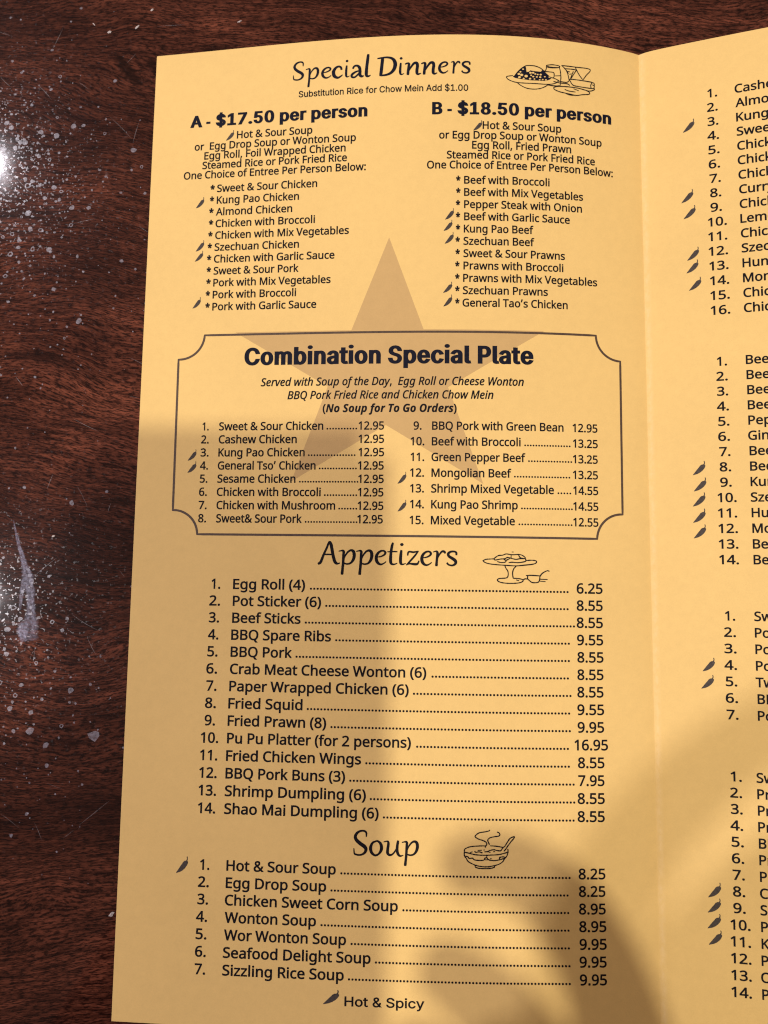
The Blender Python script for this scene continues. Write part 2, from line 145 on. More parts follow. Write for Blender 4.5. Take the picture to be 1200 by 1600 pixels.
GLYPHS['bit'] = r''' |364|
(|414|239,-255 135,-107 69,46 31,209 18,378 31,550 69,715 135,871 239,1023 427,1016 321,833 263,689 227,537 215,380 227,227 263,77 321,-66 425,-248
)|414|-11,-248 93,-66 152,77 187,227 199,380 187,537 152,689 93,833 -12,1016 176,1023 280,871 345,715 384,550 396,378 384,209 345,46 280,-107 175,-255
G|953|447,-34 337,-23 242,11 165,70 107,150 73,251 62,370 72,496 100,616 147,727 213,825 299,906 402,969 522,1009 660,1022 808,1005 964,947 869,738 754,789 650,804 570,795 502,768 445,726 398,671 361,607 335,536 314,387 325,296 356,233 388,205 433,188 492,182 549,187 589,196 625,359 446,359 492,574 914,574 796,23 640,-18
N|1043|11,-21 228,1007 500,1007 729,280 702,280 711,337 728,434 745,523 848,1007 1075,1007 858,-21 596,-21 355,725 381,725 378,704 368,629 354,541 339,460 238,-21
O|1008|449,-34 334,-23 238,14 161,75 106,156 73,252 62,362 70,480 94,597 135,708 192,809 268,896 362,964 475,1008 605,1022 719,1010 815,975 890,915 944,835 976,741 986,633 978,511 955,392 915,279 859,177 784,90 692,23 580,-20;464,183 533,195 597,235 653,300 697,388 725,499 735,627 725,703 697,759 652,794 588,806 533,798 482,773 435,733 394,679 335,535 314,362 324,282 354,227 401,194
S|732|268,-34 127,-17 7,33 9,261 154,198 270,180 328,186 373,203 400,229 409,267 402,310 381,343 298,411 215,480 149,573 128,633 122,701 133,789 166,867 220,931 293,980 380,1011 481,1021 628,1004 776,945 686,750 569,793 481,805 437,799 403,780 382,753 374,715 381,676 401,646 488,578 561,520 615,454 648,378 659,291 645,191 605,108 542,45 462,0 369,-26
T|733|154,-21 325,792 88,792 134,1007 857,1007 811,792 573,792 402,-21
d|820|273,-35 216,-27 160,-5 111,34 72,91 48,166 40,261 47,355 66,448 97,537 139,617 191,686 254,741 328,777 410,789 477,780 530,753 591,678 568,678 569,689 575,749 585,812 639,1070 884,1070 653,-21 459,-21 471,78 497,77 409,0 346,-26;360,172 395,179 426,201 478,287 508,393 518,485 512,527 497,558 475,576 445,583 417,577 389,559 337,486 301,383 287,270 296,212 320,182
e|769|359,-34 272,-26 195,0 130,43 80,105 50,183 40,277 47,374 68,467 103,553 152,630 214,695 290,746 380,778 482,789 564,782 632,761 686,725 738,652 756,562 743,481 703,412 639,354 551,312 438,287 302,279 285,279 286,284 286,274 294,225 315,190 350,168 399,160 502,173 641,226 642,30 506,-20;317,455 318,457 415,466 477,491 509,523 519,559 514,582 499,595 471,600 406,580 347,521
f|515|-31,-352 -168,-333 -168,-127 -70,-145 -39,-139 -12,-123 10,-93 26,-46 158,579 48,579 76,712 199,769 209,816 251,937 315,1018 401,1063 507,1077 598,1068 692,1036 624,847 566,867 523,873 496,868 477,853 448,789 445,775 593,775 551,579 403,579 262,-87 214,-217 174,-272 120,-316 53,-343
o|808|349,-34 265,-25 190,3 127,49 79,111 50,188 40,276 47,376 66,470 98,558 144,635 203,699 276,748 362,778 461,789 548,779 622,751 685,704 731,639 759,561 768,469 744,282 713,196 668,120 609,56 536,7 450,-24;366,173 409,182 447,212 478,259 502,321 522,470 517,517 504,553 482,574 446,581 411,575 380,556 328,481 296,380 286,277 296,216 322,184
p|822|-71,-352 168,775 362,775 351,660 326,660 410,745 474,778 548,789 607,781 662,759 711,720 749,663 774,588 782,493 775,399 756,306 725,217 683,137 631,68 567,13 494,-23 412,-35 344,-26 292,2 231,76 253,76 244,-7 226,-106 174,-352;377,172 405,177 432,195 485,268 521,371 535,484 526,543 504,572 466,582 429,575 398,553 345,469 314,363 304,270 309,227 325,196 348,178
r|581|-1,-21 168,775 362,775 349,635 323,635 366,693 425,744 492,778 567,789 605,786 657,778 604,540 556,552 522,555 457,542 400,501 352,432 320,332 245,-21
s|653|242,-34 112,-24 -5,16 -4,226 126,173 230,158 306,176 326,193 332,216 315,254 228,312 116,399 84,456 73,527 82,605 110,671 157,723 220,760 295,781 382,789 512,774 653,715 569,532 468,580 386,595 337,582 325,570 321,555 338,520 413,473 477,435 531,387 568,326 580,249 570,164 538,92 486,36 417,-3 336,-27
u|834|266,-35 174,-19 106,31 67,107 54,202 58,270 71,350 160,775 405,775 308,310 297,234 304,197 320,178 349,172 385,180 417,204 478,304 521,447 591,775 836,775 667,-21 473,-21 487,119 513,119 472,64 414,12 346,-23'''
GLYPHS['gro'] = r''' |385|
$|878|369,-174 369,1174 508,1174 508,-174;440,-45 333,-36 239,-7 162,39 103,102 64,179 42,296 227,296 243,226 264,190 296,162 336,142 441,124 499,129 552,144 594,167 626,197 645,233 651,274 646,308 632,333 569,377 473,411 352,444 238,488 151,548 108,601 83,663 74,733 87,820 124,896 183,958 259,1004 348,1032 446,1041 545,1032 633,1003 707,958 764,898 801,826 821,715 643,715 617,795 578,837 518,864 442,874 387,869 340,855 302,833 276,806 259,774 254,739 260,702 277,675 345,631 426,603 527,575 623,543 722,489 799,403 823,342 830,272 819,187 783,110 725,45 647,-4 551,-35
&|880|386,-41 289,-31 204,-2 135,45 82,107 50,180 39,261 47,328 69,387 147,481 259,570 408,681 445,712 475,749 487,797 481,829 463,855 435,872 397,878 344,866 310,833 297,784 311,725 354,660 422,576 902,-20 703,-28 316,437 216,559 147,664 127,722 121,783 129,853 155,915 196,966 251,1005 318,1029 393,1037 469,1029 535,1005 589,967 630,918 656,859 664,794 645,700 594,621 521,555 321,406 239,327 224,294 218,258 223,220 238,187 262,159 294,138 333,124 379,119 432,125 481,141 573,208 608,253 635,308 652,370 661,468 831,468 823,350 806,273 752,166 700,105 674,73 615,23 543,-13 465,-34
.|369|187,-37 142,-28 104,-2 78,35 69,80 78,126 104,164 142,190 187,198 233,190 271,164 297,126 305,80 297,36 271,-2 233,-28
0|891|446,-41 334,-25 238,25 163,106 109,213 77,345 66,499 77,654 110,786 164,894 239,974 334,1025 446,1041 557,1025 652,974 727,894 781,786 814,654 824,499 814,345 781,213 728,106 653,25 557,-25;446,125 503,135 552,166 592,217 623,291 642,385 648,499 642,614 623,709 592,783 552,835 503,865 446,875 388,865 339,835 299,783 268,709 249,614 242,499 249,385 268,291 299,217 339,166 387,135
1|891|123,-28 123,135 796,135 796,-28;570,1028 570,-28 390,-28 390,854 420,854 148,662 142,853 381,1028
A|943|-5,-26 377,1028 562,1028 948,-26 757,-28 538,586 493,723 420,968 519,968 445,721 401,586 187,-28;189,252 189,418 754,418 754,252
C|1003|525,-41 396,-25 281,25 185,106 112,214 67,346 52,499 67,653 112,785 185,893 281,974 396,1025 526,1041 676,1018 746,988 807,948 861,897 904,836 936,767 965,657 784,657 742,760 686,819 612,856 525,868 446,858 376,826 317,775 271,703 241,611 231,499 241,388 271,296 317,225 376,173 446,142 525,132 612,144 686,181 742,240 784,343 965,343 937,234 905,164 861,104 808,53 747,12 678,-17 604,-35
H|1016|91,-28 91,1028 272,1028 272,595 744,595 744,1028 926,1028 926,-28 744,-28 744,428 272,428 272,-28
M|1235|91,-28 91,1028 317,1028 571,377 591,321 614,249 638,173 669,68 567,69 599,171 622,247 646,320 667,377 917,1028 1144,1028 1144,-28 964,-28 964,572 964,643 965,725 967,813 970,926 1045,926 1004,796 973,704 945,623 922,562 691,-28 544,-28 309,562 287,621 259,701 228,792 183,925 260,926 263,818 265,731 266,646 267,572 267,-28
R|883|91,-28 91,1028 465,1028 575,1017 667,985 740,933 792,865 822,783 832,692 822,601 792,520 740,452 667,402 574,371 465,361 162,361 162,529 458,529 524,534 573,550 608,573 632,604 646,644 651,692 646,742 631,783 608,815 572,839 523,855 457,861 272,861 272,-28;677,-28 413,474 612,478 880,-23
S|878|440,-45 333,-36 239,-7 162,39 103,102 64,179 42,296 227,296 243,226 264,190 296,162 336,142 441,124 499,129 552,144 594,167 626,197 645,233 651,274 646,308 632,333 569,377 473,411 352,444 238,488 151,548 108,601 83,663 74,733 87,820 124,896 183,958 259,1004 348,1032 446,1041 545,1032 633,1003 707,958 764,898 801,826 821,715 643,715 617,795 578,837 518,864 442,874 387,869 340,855 302,833 276,806 259,774 254,739 260,702 277,675 345,631 426,603 527,575 623,543 722,489 799,403 823,342 830,272 819,187 783,110 725,45 647,-4 551,-35
b|834|452,-44 383,-37 325,-17 251,42 218,88 248,88 248,-28 76,-28 76,1028 251,1028 251,655 218,655 250,699 323,757 381,777 451,783 546,771 630,732 700,670 752,587 784,486 795,371 784,255 752,155 701,71 631,8 547,-31;433,120 488,128 533,151 568,189 595,239 612,301 617,372 612,442 595,503 569,553 533,590 489,613 433,621 378,613 333,591 298,555 271,506 255,445 249,372 255,299 272,236 299,186 334,150 379,127
c|778|408,-44 305,-31 215,9 141,72 85,155 51,255 39,368 51,484 85,584 141,668 215,731 305,770 408,783 519,768 616,723 691,649 750,526 580,482 548,553 514,588 467,612 407,621 349,612 302,588 266,549 239,498 222,436 217,368 222,302 239,241 266,190 302,152 349,127 407,119 468,128 515,152 550,189 582,263 753,220 694,94 618,19 521,-28
d|834|383,-44 288,-31 204,8 134,71 82,154 50,255 39,371 50,486 83,587 135,670 205,732 289,771 384,783 454,777 511,757 585,699 616,655 583,655 583,1028 758,1028 758,-28 587,-28 587,88 617,88 584,42 509,-17 452,-37;402,120 456,127 501,150 536,186 563,236 579,299 585,372 580,445 563,507 537,555 501,591 457,613 402,621 346,613 301,590 265,553 239,503 222,442 217,372 223,301 239,239 266,189 302,151 347,128
e|794|416,-44 309,-31 215,8 140,71 85,154 51,254 39,367 50,481 84,581 138,666 211,730 301,770 404,784 531,762 592,732 647,690 693,634 728,564 750,480 757,382 757,305 119,305 119,462 708,447 589,356 576,462 560,517 534,561 500,594 457,614 403,621 348,614 303,593 266,560 239,518 222,468 216,413 216,350 223,278 242,221 272,177 311,145 360,125 417,118 489,130 541,163 588,239 755,197 718,110 679,58 627,15 566,-17 495,-37
f|499|476,773 476,615 -15,615 -15,773;131,-28 131,850 139,915 165,970 204,1014 255,1046 367,1069 442,1063 511,1043 466,887 417,901 383,904 345,898 324,885 311,861 306,821 306,-28
h|806|251,444 251,-28 76,-28 76,1028 251,1028 251,538 163,541 220,669 283,734 360,771 447,783 525,775 594,749 651,705 695,643 721,565 730,474 730,-28 554,-28 554,460 544,531 516,579 472,609 412,619 368,614 329,599 297,576 273,542 257,499
i|328|76,-28 76,773 251,773 251,-28;164,843 122,850 86,873 62,908 53,950 61,992 86,1027 122,1050 164,1057 207,1050 243,1027 268,992 276,950 268,908 243,873 207,850
n|805|251,444 251,-28 76,-28 76,773 247,773 248,538 163,541 220,669 283,734 360,771 447,783 525,775 593,749 651,705 694,643 721,565 730,474 730,-28 554,-28 554,460 544,531 516,579 472,609 412,619 368,614 329,599 297,576 273,542 257,499
o|816|407,-44 305,-31 215,9 141,72 85,155 51,255 39,368 51,484 85,584 141,668 215,731 305,770 407,783 511,770 602,731 676,668 731,584 765,484 777,368 765,255 731,155 676,72 602,9 511,-31;407,119 467,127 514,152 551,190 578,241 594,302 600,368 594,436 578,497 551,549 514,587 467,612 407,621 349,612 302,588 266,549 239,498 222,436 217,368 222,302 239,241 266,190 302,152 349,127
p|834|76,-308 76,773 248,773 248,655 218,655 250,699 323,757 381,777 451,783 546,771 630,732 700,670 752,587 784,486 795,371 784,255 752,155 701,71 631,8 547,-31 452,-44 383,-37 326,-17 251,42 218,88 251,88 251,-308;433,120 488,128 533,151 568,189 595,239 612,301 617,372 612,442 595,503 569,553 533,590 489,613 433,621 378,613 333,591 298,555 271,506 255,445 249,372 255,299 272,236 299,186 334,150 379,127
r|509|76,-28 76,773 247,773 247,658 211,658 234,699 284,745 348,774 417,784 452,783 506,781 506,602 449,610 407,613 363,608 326,594 295,572 271,543 256,508 251,464 251,-28
s|717|358,-44 280,-38 210,-19 150,12 100,56 64,113 34,206 201,241 230,171 260,142 302,123 356,117 419,124 464,145 491,173 499,203 494,227 480,247 453,264 409,278 286,308 192,340 122,390 78,456 64,538 74,607 105,668 153,717 215,754 287,776 368,783 444,777 510,758 565,726 610,683 677,551 512,513 484,570 459,599 423,619 368,626 315,619 274,600 249,574 242,544 247,519 261,501 346,464 459,438 552,405 622,356 665,290 679,210 668,139 637,76 587,25 522,-13 445,-36
t|447|428,773 428,615 -15,615 -15,773;100,954 275,954 275,194 279,158 289,140 304,130 336,126 361,128 418,137 452,-18 381,-33 330,-36 236,-22 161,21 115,92 100,180
u|806|359,-38 281,-29 212,-3 155,41 111,103 84,181 76,272 76,773 251,773 251,285 261,215 290,167 334,137 394,126 438,131 476,146 508,170 533,203 549,247 554,301 554,773 730,773 730,-28 558,-28 558,208 643,205 585,76 522,10 445,-26
w|1115|250,-28 7,773 192,773 289,427 329,275 379,54 290,54 338,271 379,427 474,773 643,773 737,427 777,273 825,54 735,54 785,272 826,427 923,773 1107,773 865,-28 703,-28 600,330 572,435 544,544 509,691 606,691 571,545 543,435 514,330 411,-28
y|765|60,-292 101,-137 143,-144 197,-147 235,-125 271,-59 290,-3 -4,772 185,773 351,314 393,178 440,13 325,13 372,179 414,314 581,773 768,772 426,-126 368,-229 285,-293 182,-313 122,-308'''
GLYPHS['blk'] = r''' |385|
$|964|388,-135 388,1135 652,1135 652,-135;521,-16 402,-7 295,20 203,64 132,125 85,199 47,324 359,324 384,251 395,221 413,198 437,181 525,165 570,169 609,182 638,202 656,228 666,257 669,291 667,318 666,337 621,376 536,406 414,437 290,478 190,535 147,573 116,616 98,664 92,716 107,799 154,873 225,933 314,977 417,1004 528,1013 640,1004 741,977 828,933 897,875 943,805 977,687 678,687 643,767 622,801 582,825 522,833 480,829 446,817 423,798 409,776 401,750 399,721 401,692 405,671 455,632 525,607 627,581 730,551 844,499 935,417 966,357 975,289 961,207 918,132 848,70 755,22 645,-7
-|460|40,250 420,250 420,430 40,430
.|455|269,-9 199,0 140,27 100,66 87,112 100,159 140,198 199,225 269,234 339,225 398,198 437,159 451,112 437,66 397,27 339,0
0|977|527,-13 395,3 281,51 192,128 131,231 96,355 85,499 96,644 132,769 193,871 282,949 396,997 527,1013 658,997 772,949 861,871 922,768 957,644 969,499 957,355 922,231 861,128 773,51 659,3;527,166 562,174 590,200 619,245 644,310 661,395 667,499 661,604 643,690 618,755 590,800 562,826 527,835 492,826 464,800 435,755 410,690 393,604 387,499 393,396 410,310 435,245 463,200 492,174
1|977|141,0 141,175 940,175 940,0;714,1000 714,0 408,0 408,815 522,815 182,632 160,833 442,1000
5|977|517,-13 412,-4 316,24 234,68 169,126 125,195 91,312 394,312 417,248 423,224 462,182 520,166 550,172 578,187 601,212 618,245 630,286 635,332 630,380 618,421 599,456 575,481 546,497 512,503 442,489 352,446 114,464 189,1000 892,1000 892,822 458,822 445,623 325,623 400,664 529,682 616,675 694,656 765,624 826,582 874,531 911,471 933,405 941,334 927,240 886,156 820,86 733,32 630,-2
7|977|144,5 627,861 627,822 113,822 113,1000 940,1000 940,844 461,0
8|977|526,-13 413,-4 310,24 221,69 151,129 107,201 92,283 101,348 127,409 168,462 223,505 290,538 291,546 291,498 263,518 189,575 143,647 128,729 142,807 183,876 246,934 327,977 422,1004 526,1013 629,1004 724,977 805,934 868,876 909,807 923,729 908,648 862,575 789,519 762,499 762,546 763,538 829,505 883,462 925,409 951,348 960,283 946,201 901,128 831,69 743,24 640,-4;526,165 571,169 604,182 626,201 640,225 649,254 652,290 648,327 638,360 622,387 597,409 565,423 526,427 486,423 454,409 430,387 413,360 403,327 399,290 403,254 411,225 425,201 447,182 481,169;526,602 583,619 595,635 607,658 615,687 618,720 615,754 608,782 597,804 586,819 526,835 466,819 454,804 443,781 436,754 434,720 436,686 444,658 455,635 467,619
A|1029|-10,2 414,1000 687,1000 1115,2 794,0 560,575 514,703 417,945 684,945 586,701 542,575 313,0;207,258 207,436 899,436 899,258
B|983|109,0 109,1000 559,1000 670,991 769,963 850,919 909,860 944,792 955,718 947,655 921,600 837,527 791,498 791,545 778,541 845,516 904,477 952,425 984,361 994,285 982,209 947,139 884,80 797,36 690,9 570,0;417,179 558,179 637,188 670,212 683,245 688,287 686,321 677,352 661,379 640,400 610,414 565,420 417,420;417,594 540,594 612,611 627,628 640,652 648,680 650,713 645,756 633,789 608,812 547,821 417,821
C|1089|605,-13 460,3 329,51 219,127 137,230 86,355 70,499 86,644 137,769 219,872 328,949 460,997 608,1013 775,991 857,962 928,924 990,875 1040,817 1077,751 1128,633 823,633 770,734 729,785 674,817 606,828 545,819 491,791 446,746 409,683 384,601 376,499 385,399 410,317 446,254 492,208 545,181 606,172 674,183 729,215 770,266 823,367 1127,367 1078,250 1041,183 990,126 929,77 858,38 780,10 695,-7
P|960|109,0 109,1000 548,1000 670,990 778,957 866,905 928,837 964,757 976,669 964,582 928,502 866,434 779,381 670,348 548,338 206,338 206,516 534,516 590,521 622,537 641,559 654,588 664,626 668,669 664,714 655,750 641,779 622,801 589,816 534,822 417,822 417,0
S|964|521,-16 402,-7 295,20 203,64 132,125 85,199 47,324 359,324 384,251 395,221 413,198 437,181 525,165 570,169 609,182 638,202 656,228 666,257 669,291 667,318 666,337 621,376 536,406 414,437 290,478 190,535 147,573 116,616 98,664 92,716 107,799 154,873 225,933 314,977 417,1004 528,1013 640,1004 741,977 828,933 897,875 943,805 977,687 678,687 643,767 622,801 582,825 522,833 480,829 446,817 423,798 409,776 401,750 399,721 401,692 405,671 455,632 525,607 627,581 730,551 844,499 935,417 966,357 975,289 961,207 918,132 848,70 755,22 645,-7
a|851|399,-16 309,-9 228,12 156,48 98,98 62,161 50,233 59,297 88,350 133,391 191,422 304,457 418,475 524,487 556,498 535,497 533,505 533,500 523,558 510,588 465,601 410,588 378,558 317,491 31,544 119,645 176,695 243,732 319,757 461,774 574,764 690,725 750,688 796,637 825,573 834,496 834,0 535,0 535,94 662,94 639,54 538,4;419,158 457,163 485,178 506,199 520,226 529,257 533,291 543,329 621,333 552,320 488,312 442,306 380,291 352,264 355,251 354,231 359,192 372,168
b|920|534,-15 451,-9 376,11 286,68 267,107 392,107 392,0 94,0 94,1000 395,1000 395,656 268,656 286,692 374,748 449,768 534,774 645,762 747,725 830,665 891,585 928,490 939,381 928,271 891,175 831,96 748,35 646,-3;514,161 550,168 576,187 598,219 617,263 631,318 636,382 631,445 618,499 599,542 577,573 551,592 514,599 478,593 452,574 430,544 412,501 398,447 394,382 398,316 412,261 431,217 453,186 479,167
c|864|489,-15 369,-3 262,35 175,96 110,175 70,271 58,378 70,487 110,583 175,663 262,724 369,762 489,774 618,760 733,716 824,645 921,516 626,469 576,542 557,572 530,592 489,599 450,592 422,571 399,538 379,493 366,439 361,378 366,319 379,265 399,221 422,188 449,167 489,160 530,168 558,188 578,220 628,295 923,249 827,118 736,45 620,0
e|880|497,-15 374,-3 264,35 174,95 109,175 70,270 58,377 70,485 108,581 171,661 258,723 365,762 487,775 632,754 707,725 772,684 827,630 868,563 894,483 901,392 901,308 138,308 138,477 890,457 624,349 595,462 583,511 566,549 546,577 521,594 485,600 447,594 419,576 396,548 377,511 365,468 360,419 360,362 366,298 380,247 400,209 425,182 457,165 497,159 547,169 576,197 640,273 924,229 855,134 806,83 744,42 670,11 588,-9
i|413|94,0 94,765 395,765 395,0;246,859 180,867 124,891 84,927 70,970 84,1014 124,1051 180,1075 246,1082 312,1075 369,1051 409,1014 422,970 408,927 369,891 312,867
l|458|352,-5 248,7 160,47 108,111 94,188 94,1000 395,1000 395,220 401,171 375,172 374,170 386,171 485,180 544,13 411,-1
m|1285|94,0 94,765 392,765 393,537 169,539 231,642 275,692 381,756 510,778 620,764 709,721 770,658 834,536 572,537 633,638 678,688 792,754 936,778 1023,770 1102,747 1171,708 1224,653 1257,583 1266,503 1266,0 965,0 965,496 959,548 950,577 932,594 902,600 879,597 868,587 843,546 831,483 831,0 530,0 530,506 525,547 516,575 500,594 477,600 430,585 420,569 408,544 399,512 395,468 395,0
n|891|395,448 395,0 94,0 94,765 391,765 392,523 155,527 249,663 326,727 423,763 527,774 621,766 706,741 778,698 832,638 864,563 874,476 874,0 573,0 573,463 565,524 550,565 530,589 491,598 465,594 441,581 424,561 410,533 400,497
o|902|489,-15 369,-3 262,35 175,96 110,175 70,271 58,378 70,487 110,583 175,663 262,724 369,762 489,774 609,762 717,724 805,663 870,583 909,487 921,378 909,271 870,175 805,96 717,35 609,-3;489,160 529,167 558,188 581,221 600,265 614,319 618,378 613,439 600,493 581,538 557,571 529,592 489,599 450,592 422,571 399,538 379,493 366,439 361,378 366,319 379,265 399,221 422,188 449,167
p|920|94,-259 94,765 392,765 392,656 267,656 285,692 374,748 449,768 534,774 645,762 747,725 830,665 891,585 928,490 939,381 928,271 891,175 831,96 748,35 646,-3 534,-15 451,-9 376,11 286,68 267,107 395,107 395,-259;514,161 550,168 576,187 598,219 617,263 631,318 636,382 631,445 618,499 599,542 577,573 551,592 514,599 478,593 452,574 430,544 412,501 398,447 394,382 398,316 412,261 431,217 453,186 479,167
r|595|94,0 94,765 391,765 391,659 255,659 265,692 331,737 411,766 495,775 535,774 650,771 650,580 524,590 490,592 459,588 437,576 419,558 407,534 399,504 395,466 395,0
s|803|440,-15 351,-9 269,9 195,39 134,82 88,137 35,237 321,275 365,203 377,179 400,164 438,158 483,165 508,182 515,204 515,226 516,242 517,257 507,271 474,283 349,311 245,341 157,389 100,455 82,535 95,603 135,662 195,710 271,746 356,767 449,774 537,768 616,750 684,719 743,677 852,538 558,498 513,558 501,582 484,598 450,604 414,598 393,582 388,563 388,541 387,523 382,511 447,479 558,454 663,424 750,376 806,310 824,232 810,162 770,101 707,51 628,15 538,-8
t|533|572,765 572,595 4,595 4,765;118,932 419,932 419,217 422,187 418,175 407,170 419,166 435,168 548,178 608,12 471,-5 408,-8 296,6 199,48 136,118 118,203'''
